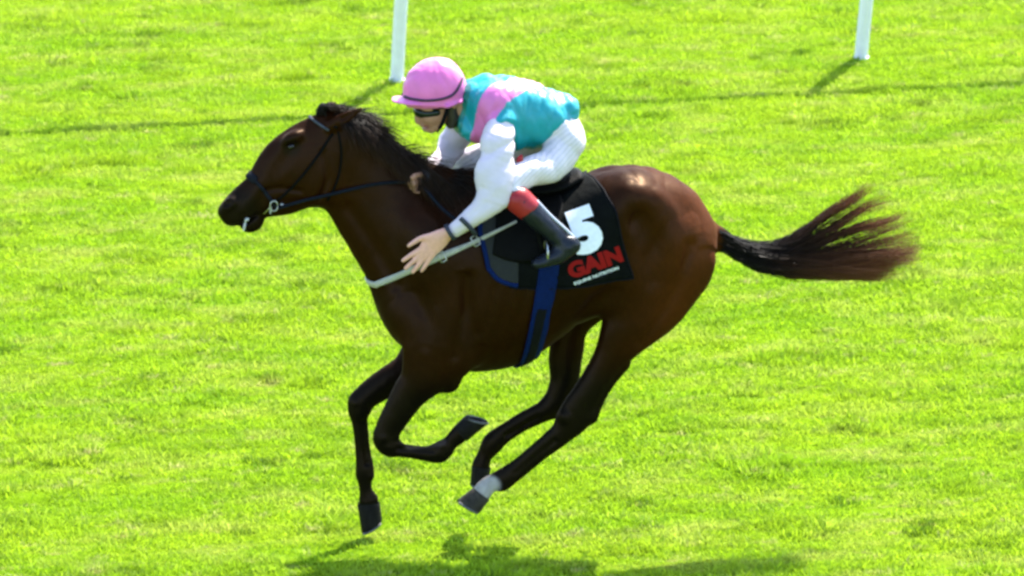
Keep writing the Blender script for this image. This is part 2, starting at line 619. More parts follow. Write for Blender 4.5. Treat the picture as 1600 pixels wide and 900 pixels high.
def horse_skin():
    f = Field((-1.52, -0.42, -0.02), (1.35, 0.42, 2.12), 0.0075)
    # trunk
    f.loft([(672, 462, 84, .19, 0), (702, 446, 116, .225, 0), (748, 436, 148, .25, 0), (795, 428, 131, .275, 0),
            (845, 411, 111, .290, 0), (890, 397, 107, .288, 0), (935, 374, 104, .272, 0), (985, 370, 113, .265, 0),
            (1021, 378, 98, .25, 0), (1052, 391, 63, .22, 0), (1080, 396, 36, .17, 0)], k=0.03, n=2.2)
    # withers ridge and loin
    f.loft([(690, 315, 42, .06, 0), (740, 302, 34, .055, 0), (800, 308, 28, .07, 0)], k=0.08)
    # neck
    f.loft([(531, 250, 62, .072, 0), (563, 283, 69, .08, 0), (595, 318, 79, .098, 0), (629, 361, 86, .13, 0),
            (664, 412, 90, .17, 0), (694, 455, 92, .20, 0)], k=0.05)
    f.loft([(540, 205, 18, .035, 0), (590, 232, 16, .04, 0), (640, 262, 18, .045, 0), (690, 288, 22, .05, 0)], k=0.05)
    # breast
    f.blob(W(652, 488, 0), (.12, .17, .16), 0.5, 0.06)
    for s in (-1, 1):
        f.blob(W(643, 500, s * .09), (.105, .10, .15), 0.5, 0.05)
        # shoulder blade and triceps
        f.blob(W(690, 415, s * .16), (.24, .07, .10), -1.05, 0.10)
        f.blob(W(715, 500, s * .185), (.12, .07, .17), 0.35, 0.045)
        f.blob(W(690, 555, s * .15), (.085, .06, .10), 0.2, 0.04)
        # haunch
        f.blob(W(985, 335, s * .19), (.17, .09, .14), -0.5, 0.06)
        f.blob(W(1051, 400, s * .145), (.155, .105, .195), 0.15, 0.05)
        f.blob(W(985, 440, s * .17), (.15, .085, .17), -0.3, 0.05)
        f.blob(W(996, 302, s * .11), (.16, .10, .09), -0.4, 0.05)
        # jaw and brow
        f.blob(W(488, 283, s * .055), (.12, .032, .095), -0.5, 0.03)
        f.blob(W(457, 216, s * .062), (.045, .024, .026), 0.5, 0.025)
        f.blob(W(420, 272, s * .042), (.12, .018, .020), 0.95, 0.03)       # cheek bone line
    for s in (-1, 1):                                   # hip bone and the ridge running down from it
        f.loft([(985, 305, 13, .035, s * .215), (1018, 312, 12, .03, s * .205), (1042, 338, 12, .03, s * .20), (1056, 380, 14, .03, s * .205), (1060, 420, 12, .03, s * .20)], k=0.05)
        f.loft([(1000, 345, 12, .03, s * .27), (1020, 390, 14, .03, s * .275), (1025, 440, 12, .03, s * .265)], k=0.06, op='cut')
    # head
    f.loft([(516, 238, 66, .072, 0), (489, 253, 67, .083, 0), (462, 267, 62, .082, 0), (441, 284, 53, .072, 0),
            (418, 300, 40, .060, 0), (399, 310, 34, .053, 0), (381, 321, 30, .053, 0), (369, 329, 26, .052, 0)], k=0.03)
    f.loft([(384, 338, 17, .042, 0), (397, 347, 14, .038, 0), (389, 351, 13, .036, 0)], k=0.025)   # lower lip and chin
    f.loft([(352, 331, 11, .042, 0), (362, 342, 12, .044, 0)], k=0.02)                              # upper lip
    # mouth and nostrils
    for s in (-1, 1):
        f.loft([(358, 357, 4.6, .035, s * .04), (379, 351, 4.2, .035, s * .04), (402, 337, 2.4, .024, s * .052)], k=0.012, op='cut')
        f.blob(W(358, 319, s * .040), (.036, .022, .026), 0.7, 0.02)
        f.blob(W(354, 319, s * .060), (.025, .020, .015), 0.7, 0.008, op='cut')
        f.blob(W(455, 229, s * .086), (.022, .016, .013), 0.45, 0.012, op='cut')
        f.blob(W(430, 262, s * .088), (.08, .020, .028), 0.9, 0.03, op='cut')     # hollow above the cheek
    # ears
    f.loft([(517, 197, 9, .024, -.055), (533, 188, 10, .020, -.065), (550, 178, 6.5, .012, -.07), (566, 169, 2, .005, -.07)], k=0.02)
    f.loft([(506, 186, 10, .024, .05), (512, 174, 10, .020, .06), (519, 162, 6, .012, .065), (524, 154, 2, .005, .065)], k=0.02)
    f.loft([(535, 186, 3.5, .016, -.085), (552, 176.5, 2.5, .010, -.083)], k=0.01, op='cut')
    # near foreleg, folded back
    f.loft([(690, 540, 62, .075, -.17), (664, 586, 37, .068, -.155), (641, 614, 28, .055, -.145), (622, 643, 24, .046, -.14),
            (608, 668, 21, .040, -.135), (602, 686, 19.5, .036, -.135), (611, 700, 14.5, .030, -.135)], k=0.035)
    f.loft([(606, 694, 16, .033, -.135), (626, 703, 11.5, .024, -.135), (645, 706, 11, .022, -.13), (666, 709, 12.5, .023, -.13),
            (684, 708, 16, .028, -.13), (694, 703, 14.5, .026, -.13)], k=0.015)
    f.loft([(688, 706, 15, .027, -.13), (703, 692, 12.5, .024, -.13), (717, 679, 15, .03, -.13), (722, 674, 14.5, .031, -.13)], k=0.012)
    f.blob(W(702, 597, -.15), (.045, .035, .05), 0, 0.03)                       # point of elbow
    # far foreleg, reaching
    f.loft([(680, 545, 50, .07, .16), (645, 578, 34, .062, .15), (610, 595, 25, .05, .135), (583, 612, 22, .044, .125),
            (566, 626, 19.5, .038, .115), (561, 640, 16.5, .034, .11)], k=0.035)
    f.loft([(562, 630, 18, .036, .115), (561, 650, 13.5, .028, .11), (564, 675, 12.2, .023, .105), (567, 705, 12.2, .022, .10),
            (570, 728, 14, .026, .095), (570, 740, 15, .028, .095), (570, 754, 10.8, .024, .095), (572, 768, 10.5, .024, .095),
            (576, 782, 15.5, .032, .095)], k=0.015)
    # near hind leg, swung forward under the body
    f.loft([(1044, 420, 68, .095, -.14), (1015, 468, 62, .095, -.145), (983, 510, 43, .08, -.15), (956, 555, 27, .062, -.145),
            (928, 600, 23, .05, -.14), (903, 638, 25, .042, -.135), (893, 655, 25, .038, -.13)], k=0.03)
    f.loft([(908, 645, 24, .036, -.135), (876, 678, 19, .030, -.13), (845, 703, 16.5, .025, -.125), (815, 728, 16, .024, -.12),
            (795, 743, 17, .028, -.12), (783, 751, 16, .029, -.12)], k=0.015)
    f.loft([(785, 750, 15.5, .028, -.12), (768, 755, 14, .025, -.12), (757, 764, 15, .029, -.12), (753, 770, 15, .031, -.12)], k=0.012)
    f.blob(W(918, 650, -.135), (.035, .026, .028), 0.9, 0.02)
    # far hind leg
    f.loft([(965, 430, 52, .09, .13), (900, 497, 29, .07, .14), (884, 552, 27, .058, .14), (882, 592, 23, .047, .135),
            (874, 618, 22, .040, .13), (866, 632, 20, .036, .13)], k=0.03)
    f.loft([(876, 628, 20, .034, .13), (845, 645, 17, .028, .125), (815, 660, 15.5, .024, .12), (790, 676, 15.5, .025, .115),
            (773, 689, 17, .029, .115), (766, 698, 15, .028, .115)], k=0.015)
    f.loft([(769, 694, 15, .028, .115), (757, 712, 12.5, .024, .115), (752, 725, 14, .03, .115), (751, 730, 14.5, .031, .115)], k=0.012)
    # dock of the tail
    f.loft([(1085, 362, 27, .06, 0), (1118, 372, 21, .045, 0), (1145, 386, 14, .032, 0), (1180, 408, 8, .02, 0), (1215, 416, 4, .01, 0)], k=0.025)
    # bony joints and tendons
    def groove(a, b, h, Y, w=.012, k=.018):
        f.loft([(a[0], a[1], h, w, Y), ((a[0] + b[0]) / 2, (a[1] + b[1]) / 2, h, w, Y), (b[0], b[1], h, w, Y)], k=k, op='cut')
    groove((868, 690), (806, 741), 2.6, -.163); groove((868, 690), (806, 741), 2.6, -.098)
    groove((842, 653), (792, 681), 2.4, .090)
    groove((622, 702), (676, 705), 2.2, -.160)
    groove((567, 660), (573, 725), 2.0, .076)
    f.loft([(926, 652, 8, .020, -.135), (938, 628, 6, .014, -.138), (955, 598, 7, .016, -.142), (975, 570, 8, .02, -.145)], k=0.02)   # tendon above the hock
    f.blob(W(884, 652, -.160), (.022, .016, .026), 0.6, 0.018)
    f.blob(W(598, 683, -.140), (.026, .036, .024), 0.8, 0.012)
    f.blob(W(605, 697, -.136), (.022, .034, .018), 0.2, 0.012)
    f.blob(W(617, 680, -.138), (.016, .026, .018), 0.8, 0.012)
    f.blob(W(553, 628, .115), (.020, .036, .028), 0.0, 0.012)
    f.blob(W(575, 640, .112), (.014, .026, .018), 0.0, 0.012)
    f.blob(W(577, 743, .095), (.017, .026, .020), 0.0, 0.012)
    f.blob(W(690, 695, -.130), (.020, .026, .015), 0.6, 0.012)
    f.blob(W(786, 760, -.120), (.022, .026, .015), 0.6, 0.012)
    # muscle bellies with creases between them
    for s in (-1, 1):
        f.loft([(735, 440, 4, .03, s * .292), (728, 500, 5, .03, s * .292), (712, 560, 3, .02, s * .285)], k=0.05, op='cut')
        f.loft([(640, 440, 3.5, .03, s * .242), (668, 500, 4.5, .03, s * .278), (668, 545, 3, .02, s * .29)], k=0.05, op='cut')
        f.loft([(1078, 385, 3, .02, s * .262), (1066, 440, 4.5, .03, s * .284), (1035, 500, 4, .03, s * .276), (1005, 540, 3, .02, s * .252)], k=0.05, op='cut')
        for i, (x, y) in enumerate(((770, 490), (795, 487), (820, 482), (845, 476), (868, 468))):
            f.loft([(x + 6, y - 35, 3, .02, s * .305), (x, y, 3.2, .02, s * .306), (x - 14, y + 35, 3, .02, s * .288)], k=0.03, op='cut')
        f.loft([(470, 300, 2.5, .02, s * .100), (440, 296, 2.5, .02, s * .09), (415, 300, 2, .02, s * .075)], k=0.02, op='cut')
        f.loft([(505, 240, 4, .02, s * .100), (512, 280, 4, .02, s * .098), (500, 312, 3, .02, s * .085)], k=0.02, op='cut')
    # groove of the flank, girth line and jugular
    for s in (-1, 1):
        f.blob(W(935, 480, s * .26), (.10, .05, .045), 0.8, 0.05, op='cut')
        f.blob(W(742, 520, s * .30), (.028, .06, .20), 0.15, 0.05, op='cut')
        f.loft([(548, 330, 5, .03, s * .115), (590, 392, 6, .04, s * .16), (622, 450, 6, .04, s * .205)], k=0.05, op='cut')
    return f.mesh(2)

HV, HQ = horse_skin()
# sinew under a thin skin: long shallow ripples, strongest over the quarters
_w = 0.35 + 0.65 * smooth01(project(HV)[0], 860, 960)
_r = ruffle(HV, HQ, 0.0075, 4.6, (1.7, 1.0, 0.5), 12.0, -0.45, True)
HV = HV + (_r - HV) * _w[:, None] * smooth01(HV[:, 2], 0.55, 0.85)[:, None]
HV = ruffle(HV, HQ, 0.0011, 22, (1.2, 1.0, 0.5), 4.0, 0.3)
HB = bvh_of(HV, HQ)

def seg_dist(px, py, a, b):
    a, b = np.array(a, float), np.array(b, float)
    P = np.stack([px, py], 1)
    t = np.clip(((P - a) @ (b - a)) / ((b - a) @ (b - a)), 0, 1)
    return np.linalg.norm(P - (a + t[:, None] * (b - a)), axis=1)

def horse_tint():
    px, py = project(HV)
    z = HV[:, 2]
    base = np.array([0.0125, 0.0029, 0.0003])
    C = np.tile(base, (len(HV), 1))
    # sunlit tone of croup and buttock painted in as brighter red, darker belly line
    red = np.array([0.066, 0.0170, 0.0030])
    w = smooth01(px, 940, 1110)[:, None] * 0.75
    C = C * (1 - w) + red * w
    pts = np.array([mnoise.fractal(p, 1.0, 2.0, 3) for p in (HV * 3.0).tolist()])[:, None]
    C = C * (1 + 0.45 * np.clip(pts, -1, 1))
    black = np.array([0.0020, 0.0016, 0.0011])
    dark = smooth01(-z, -0.98, -0.72)
    dark = np.maximum(dark, 0.93 * (1 - smooth01(np.hypot(px - 365, py - 335), 28, 70)))       # muzzle
    dark = np.maximum(dark, smooth01(px, 1118, 1138))                                        # dock
    eye = 1 - smooth01(np.hypot(px - 455, py - 230), 9, 20)
    dark = np.maximum(dark, 0.8 * eye * (HV[:, 1] < 0))
    C = C * (1 - dark[:, None]) + black * dark[:, None]
    near = HV[:, 1] < 0
    sock = (1 - smooth01(seg_dist(px, py, (767, 757), (748, 772)) + 5 * pts[:, 0], 10, 19)) * near * (z < 0.45)
    C = C * (1 - sock[:, None]) + np.array([0.29, 0.275, 0.265]) * sock[:, None]
    heel = (1 - smooth01(seg_dist(px, py, (640, 696), (690, 690)), 4, 9)) * near * 0.12
    C = C * (1 - heel[:, None]) + np.array([0.3, 0.22, 0.2]) * heel[:, None]
    return C

M_COAT = mat('bay_coat', attr='tint', rough=0.6, spec=0.02, bump=0.16, bump_scale=30, stretch=(1, 1, 0.7), var=0.14, var_scale=45)
def hair_gloss(m, color, rough):
    """the broad lustre of short hair: a gloss lobe without the rim of a varnished surface"""
    N, L = m.node_tree.nodes, m.node_tree.links
    g = N.new('ShaderNodeBsdfGlossy'); g.inputs['Color'].default_value = (*color, 1); g.inputs['Roughness'].default_value = rough
    b = N['Principled BSDF']
    if b.inputs['Normal'].is_linked:
        L.new(b.inputs['Normal'].links[0].from_socket, g.inputs['Normal'])
    a = N.new('ShaderNodeAddShader')
    L.new(b.outputs['BSDF'], a.inputs[0]); L.new(g.outputs['BSDF'], a.inputs[1])
    L.new(a.outputs['Shader'], N['Material Output'].inputs['Surface'])
hair_gloss(M_COAT, (0.0090, 0.0060, 0.0038), 0.36)
M_COAT.node_tree.nodes['Principled BSDF'].inputs['Sheen Weight'].default_value = 0.04
M_COAT.node_tree.nodes['Principled BSDF'].inputs['Sheen Roughness'].default_value = 0.35
M_COAT.node_tree.nodes['Principled BSDF'].inputs['Sheen Tint'].default_value = (1.0, 0.66, 0.48, 1)
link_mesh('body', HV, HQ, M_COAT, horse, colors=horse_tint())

# hooves: coronet front, coronet back, toe, heel, Y
M_HOOF = mat('dark_hoof', (0.008, 0.007, 0.006), 0.6, spec=0.08, var=0.4, var_scale=40, bump=0.25, bump_scale=160, stretch=(1, 1, 0.3))
M_HOOF_P = mat('pale_rimmed_hoof', (0.032, 0.028, 0.022), 0.65, spec=0.08, var=0.5, var_scale=45, bump=0.25, bump_scale=160, stretch=(1, 1, 0.3))
M_SHOE = mat('racing_plate', (0.09, 0.09, 0.09), 0.65, metal=0.6, var=0.2, var_scale=60)
def hoof(cf, cb, toe, heel, Y, m, w0=.034, w1=.052):
    a, b, c, d = (W(*p, Y) for p in (cf, cb, toe, heel))
    V, F, n = [], [], 18
    rings = [(0.0, 0.94), (0.06, 1.02), (0.3, 1.0), (0.6, 1.0), (0.9, 1.0), (1.0, 0.98)]
    for t, s in rings:
        p, q = a * (1 - t) + c * t, b * (1 - t) + d * t
        ctr, half = (p + q) / 2, (p - q) / 2 * s
        w = (w0 * (1 - t) + w1 * t) * s
        for k in range(n):
            th = 2 * math.pi * k / n
            V.append(ctr + half * math.cos(th) + np.array([0, w * math.sin(th), 0]))
    for i in range(len(rings) - 1):
        for k in range(n):
            F.append((i * n + k, i * n + (k + 1) % n, (i + 1) * n + (k + 1) % n, (i + 1) * n + k))
    ax = (c + d) / 2 - (a + b) / 2
    V.append((c + d) / 2 - ax * 0.18)
    L = (len(rings) - 1) * n
    for k in range(n):
        F.append((L + k, L + (k + 1) % n, len(V) - 1))
    F.append(tuple(range(n)))
    h = link_mesh('hoof', V, F, m, horse)
    # the light racing shoe along the rim
    axn = ax / np.linalg.norm(ax)
    P = []
    for k in range(15):
        th = -2.5 + 5.0 * k / 14
        P.append((c + d) / 2 + (c - d) / 2 * 0.93 * math.cos(th) + np.array([0, w1 * 0.93 * math.sin(th), 0]) + axn * 0.002)
    SV, SF = tube(P, 0.0065, 6)
    link_mesh('horseshoe', SV, SF, M_SHOE, h)
hoof((558, 786), (593, 783), (565, 833), (597, 812), .095, M_HOOF)
hoof((729, 689), (709, 667), (763, 661), (725, 652), -.13, M_HOOF)
hoof((740, 762), (765, 780), (715, 782), (749, 801), -.12, M_HOOF_P)
hoof((737, 726), (767, 730), (735, 757), (762, 758), .115, M_HOOF)

# eyes
M_EYE = mat('horse_eye', (0.008, 0.005, 0.004), 0.16, spec=0.4)
for s in (-1, 1):
    f = Field(W(455, 229, s * .078) - .04, W(455, 229, s * .078) + .04, 0.004)
    f.blob(W(455, 229, s * .066), (.018, .017, .015), 0.3, 0.01)
    V, Q = f.mesh(1)
    link_mesh('eye', V, Q, M_EYE, horse)

# mane, forelock and tail
M_HAIR = mat('dark_horse_hair', attr='tint', rough=0.5, spec=0.15, trans=0.15)
def strand_set(n, fn, m=9):
    P = np.array([fn(rng.random(), rng) for _ in range(n)])
    return P
def bez(p0, p1, p2, p3, m=9):
    t = np.linspace(0, 1, m)[:, None]
    return (1 - t) ** 3 * p0 + 3 * (1 - t) ** 2 * t * p1 + 3 * (1 - t) * t * t * p2 + t ** 3 * p3

crest = catmull([W(*p, 0) for p in ((516, 172), (545, 182), (575, 200), (605, 224), (640, 249), (672, 268), (705, 278))], 8)
def mane_strand(t, r):
    i = t * (len(crest) - 1.001)
    k = int(i)
    p = crest[k] * (1 - (i - k)) + crest[k + 1] * (i - k)
    d = crest[min(k + 2, len(crest) - 1)] - crest[max(k - 1, 0)]
    d = d / np.linalg.norm(d)
    side = r.choice([-1, -1, -1, 1]) * r.random()
    clump = mnoise.noise((t * 16, side * 1.5, 0.3))
    fly = r.random() ** 2.2
    ln = 0.11 + 0.15 * r.random() + 0.08 * clump
    lift = np.array([0, 0, 1.0])
    p = p + np.array([0, side * 0.035, -0.02 - 0.012 * abs(side)])
    p1 = p + lift * (0.030 + 0.035 * fly) + d * ln * 0.2 + np.array([0, side * 0.03, 0])
    p2 = p + d * ln * 0.62 + lift * (0.040 + 0.085 * fly * (0.7 + clump) - 0.055 * abs(side)) + np.array([0, side * 0.07, 0])
    p3 = p + d * ln * (0.95 + 0.2 * clump) + lift * (0.022 + 0.135 * fly * (0.6 + 1.3 * clump) - 0.13 * abs(side)) + np.array([0, side * 0.105 + r.normal() * 0.012, r.normal() * 0.010])
    return bez(p, p1, p2, p3)
P = strand_set(5200, mane_strand)
P += np.cumsum(rng.normal(size=P.shape) * 0.0022, 1)
V, Q, C = hair(P, 0.0009 + 0.0011 * rng.random(len(P)), (0.007, 0.005, 0.004), (0.045, 0.020, 0.009))
link_mesh('mane', V, Q, M_HAIR, horse, colors=C)

def forelock_strand(t, r):
    p = W(512 - 18 * t, 178 - 4 * t + 6 * r.random(), r.normal() * 0.018)
    a = W(498 + r.normal() * 4, 160 + r.random() * 8, r.normal() * .03)
    b = W(512 + r.normal() * 7, 156 + r.random() * 9, r.normal() * .035)
    c = W(534 + r.normal() * 8, 165 + r.random() * 12, r.normal() * .04)
    return bez(p, a, b, c)
P = strand_set(420, forelock_strand)
V, Q, C = hair(P, 0.0018 + 0.001 * rng.random(len(P)), (0.010, 0.007, 0.006), (0.035, 0.018, 0.011))
link_mesh('forelock', V, Q, M_HAIR, horse, colors=C)

def tail_strand(t, r):
    q = r.random()
    y0 = r.normal() * 0.022
    off = r.uniform(-1.3, 1.3)
    s0 = r.random()
    p0 = W(1122 + 55 * s0, 373 + 37 * s0 + (off * 13) * (1 - 0.3 * s0), y0)
    if q < 0.80:       # the dark main fall, sweeping low and level
        e = r.random()
        end = (1285 + 158 * e ** 0.6, 436 - 52 * e ** 1.1 * (0.55 + 0.75 * (math.floor(r.random() * 5) / 4 + r.normal() * 0.08)) + r.normal() * 3)
        if r.random() < 0.12:
            end = (1330 + 90 * r.random(), 428 + 8 * r.random())
        c1 = (1190 + r.normal() * 6, 416 + off * 11)
        c2 = (1245 + r.normal() * 10, 425 + off * 10 - 12 * e)
    else:              # lifted wisps, curling up and back in a few locks
        cl = min(max(r.choice([0.06, 0.22, 0.40, 0.45, 0.45, 0.68, 0.72, 0.95, 1.0, 1.0]) + r.normal() * 0.014 * (1 + 4 * (r.random() < 0.16)), -0.05), 1.08)
        cut = 0.80 + 0.25 * r.random()
        ex, ey = np.interp(cl, [0, .5, 1], [1440, 1408, 1358]), np.interp(cl, [0, .5, 1], [372, 326, 286])
        c2 = (np.interp(cl, [0, .5, 1], [1335, 1312, 1280]) + r.normal() * 3, np.interp(cl, [0, .5, 1], [398, 358, 330]) + r.normal() * 2.5)
        end = (1240 + (ex - 1240) * cut + r.normal() * 4, 405 + (ey - 405) * cut + r.normal() * 2.5)
        c1 = (1222 + r.normal() * 6, 419 + off * 6)
    ye = y0 * 2.0 + r.normal() * 0.04
    p1, p2, p3 = W(*c1, y0 * 1.3), W(*c2, (y0 + ye) / 2), W(*end, ye)
    B = bez(p0, p1, p2, p3, 15)
    ss = np.linspace(0, 1, 15)
    ph = 6.0 * mnoise.noise((end[0] * 0.02, end[1] * 0.03, 0.5)) + r.normal() * 0.35
    wave = 0.016 * ss ** 1.5 * np.sin(ss * 8.5 + ph)
    B[:, 2] += wave
    B[:, 1] += 0.8 * wave
    return B + np.cumsum(r.normal(size=(15, 3)) * 0.0013, 0)
P = strand_set(3900, tail_strand)
V, Q, C = hair(P, 0.0009 + 0.0009 * rng.random(len(P)), (0.006, 0.0045, 0.004), (0.17, 0.058, 0.022))  # tips painted reddish for light shining through from behind
link_mesh('tail', V, Q, M_HAIR, horse, colors=C)
# ================================================================== TACK
def hit_y(px, py, Y=-0.3, tree=None, far=False):
    """surface point seen at a photograph point, searched straight across the horse"""
    d = Vector((W(px, py, 0) - CAM).tolist()).normalized()
    loc, nrm, _, _ = (tree or HB).ray_cast(Vector(CAM.tolist()), d)
    if loc is not None and far:                     # the matching point on the off side
        loc, nrm, _, _ = (tree or HB).ray_cast(Vector((loc.x, 2.0, loc.z)), Vector((0, -1, 0)))
    return (np.array(loc), np.array(nrm)) if loc is not None else (None, None)

def wrap(front, back, th0, th1, off, zc_px=400, nu=26, nv=60, tree=None):
    """sheet laid over the barrel: front(th), back(th) give photograph x at |angle| from the spine"""
    tree = tree or HB
    G = np.zeros((nv, nu, 3)); NN = np.zeros((nv, nu, 3))
    for i in range(nv):
        for j in range(nu):
            u = j / (nu - 1)
            t0, t1 = th0(u), th1(u)
            th = t0 + (t1 - t0) * i / (nv - 1)
            a = abs(th)
            pxx = front(a) * (1 - u) + back(a) * u
            x = W(pxx, zc_px, -0.2)[0]
            zc = W(pxx, zc_px, 0)[2]
            d = np.array([0, math.sin(th), math.cos(th)])       # th < 0 is the near side
            c = np.array([x, 0, zc])
            loc, nrm, _, _ = tree.ray_cast(Vector(c + d * 0.06), Vector(d))
            if loc is None:
                loc, nrm = Vector(c + d * 0.28), Vector(d)
            G[i, j] = np.array(loc); NN[i, j] = np.array(nrm)
    for _ in range(3):
        G[1:-1, 1:-1] = (G[1:-1, 1:-1] * 2 + G[:-2, 1:-1] + G[2:, 1:-1] + G[1:-1, :-2] + G[1:-1, 2:]) / 6
    return G, NN

def sheet(G, NN, off, thick):
    nv, nu, _ = G.shape
    A = (G + NN * off).reshape(-1, 3)
    B = (G + NN * (off - thick)).reshape(-1, 3)
    V = np.vstack([A, B])
    n = nv * nu
    F = []
    for i in range(nv - 1):
        for j in range(nu - 1):
            a, b, c, d = i * nu + j, i * nu + j + 1, (i + 1) * nu + j + 1, (i + 1) * nu + j
            F.append((a, b, c, d)); F.append((n + d, n + c, n + b, n + a))
    ring = [j for j in range(nu)] + [i * nu + nu - 1 for i in range(1, nv)] + \
           [(nv - 1) * nu + j for j in range(nu - 2, -1, -1)] + [i * nu for i in range(nv - 2, 0, -1)]
    for k in range(len(ring)):
        a, b = ring[k], ring[(k + 1) % len(ring)]
        F.append((b, a, n + a, n + b))
    return V, np.array(F), ring

R_ = math.radians
M_BLACKCLOTH = mat('black_number_cloth', (0.0028, 0.0034, 0.0032), 0.75, spec=0.05, bump=0.5, bump_scale=22, var=0.3, var_scale=25)
M_WHITEPRINT = mat('white_print', (0.78, 0.80, 0.82), 0.55, var=0.05, var_scale=60)
M_REDPRINT = mat('red_print', (0.22, 0.004, 0.004), 0.6, spec=0.1, var=0.08, var_scale=60)
M_BLUE = mat('blue_webbing', (0.002, 0.010, 0.062), 0.7, spec=0.06, bump=0.4, bump_scale=180, var=0.15, var_scale=60)
M_DARKWEB = mat('dark_elastic', (0.0035, 0.004, 0.006), 0.7, spec=0.08, bump=0.4, bump_scale=200, var=0.2, var_scale=60)
M_LEATHER = mat('black_leather', (0.0026, 0.0025, 0.0022), 0.6, spec=0.05, bump=0.25, bump_scale=150, var=0.25, var_scale=40)
M_GREYPAD = mat('grey_felt_pad', (0.006, 0.007, 0.008), 0.85, bump=0.4, bump_scale=140, var=0.2, var_scale=50)
M_STRAP = mat('pale_chest_webbing', (0.33, 0.325, 0.28), 0.65, bump=0.4, bump_scale=200, var=0.15, var_scale=50)
M_METAL = mat('bright_steel', (0.40, 0.40, 0.38), 0.35, metal=1.0, var=0.15, var_scale=80)

# number cloth
cloth = empty('number_cloth', tuple(W(900, 280, 0)), 'black number cloth with white 5 and red lettering under the saddle', 'number cloth')
cf = lambda a: 800 - 4 * a
cb = lambda a: 930 + 22 * min(a / R_(45), 1.0) + 34 * max(0, (a - R_(35)) / R_(65))
lim = lambda u: R_(107 - 9 * u ** 2)
G, NN = wrap(cf, cb, lambda u: -lim(u), lambda u: lim(u), 0.01)
CV, CF, ring = sheet(G, NN, 0.011, 0.008)
CV = CV + np.array([[0, 0, 0]])
link_mesh('cloth', CV, CF, M_BLACKCLOTH, cloth)
CB = BVHTree.FromPolygons(CV.tolist(), CF.tolist())
V, F = tube([ (G + NN * 0.009).reshape(-1, 3)[k] for k in ring ] + [ (G + NN * 0.009).reshape(-1, 3)[ring[0]] ], 0.0045, 6)
link_mesh('binding', V, F, M_DARKWEB, cloth)

def print_text(name, txt, p0, p1, cap, material, bold=0.0, lift=0.0035, squeeze=None, spacing=1.0):
    """lettering whose baseline runs from p0 to p1 in the photograph, laid on the cloth"""
    cu = bpy.data.curves.new(name, 'FONT')
    cu.body = txt
    cu.size = 1.0
    cu.offset = bold
    cu.space_character = spacing
    cu.resolution_u = 4
    ob = bpy.data.objects.new(name, cu)
    COL.objects.link(ob)
    dg = bpy.context.evaluated_depsgraph_get()
    me = bpy.data.meshes.new_from_object(ob.evaluated_get(dg))
    bpy.data.objects.remove(ob)
    bm = bmesh.new(); bm.from_mesh(me)
    xs = [v.co.x for v in bm.verts]; ys = [v.co.y for v in bm.verts]
    x0, x1, y0, y1 = min(xs), max(xs), min(ys), max(ys)
    for k in range(1, 14):
        for ax, lo, hi in ((0, x0, x1), (1, y0, y1)):
            c = [0, 0, 0]; c[ax] = lo + (hi - lo) * k / 14
            nn = [0, 0, 0]; nn[ax] = 1
            bmesh.ops.bisect_plane(bm, geom=bm.verts[:] + bm.edges[:] + bm.faces[:], plane_co=c, plane_no=nn)
    bmesh.ops.triangulate(bm, faces=bm.faces[:])
    p0, p1 = np.array(p0, float), np.array(p1, float)
    e = p1 - p0
    n = np.array([e[1], -e[0]]) / np.linalg.norm(e) * cap       # up in the picture
    V = []
    for v in bm.verts:
        q = p0 + e * (v.co.x - x0) / (x1 - x0) + n * (v.co.y - y0) / (y1 - y0)
        loc, nrm = hit_y(q[0], q[1], -0.29, CB)
        if loc is None:
            loc, nrm = W(q[0], q[1], -0.29), np.array([0, -1.0, 0])
        V.append(loc + nrm * lift)
    F = [[l.vert.index for l in f.loops] for f in bm.faces]
    bm.verts.index_update()
    o = link_mesh(name, V, F, material, cloth, smooth=False)
    bm.free()
    return o
print_text('numeral', '5', (903, 403), (949, 386), 73, M_WHITEPRINT, bold=0.07)
print_text('red_lettering', 'GAIN', (892, 437), (975, 408), 26, M_REDPRINT, bold=0.06, spacing=1.02)
print_text('white_lettering', 'EQUINE NUTRITION', (898, 446), (967, 421), 5.5, M_WHITEPRINT, bold=0.02)

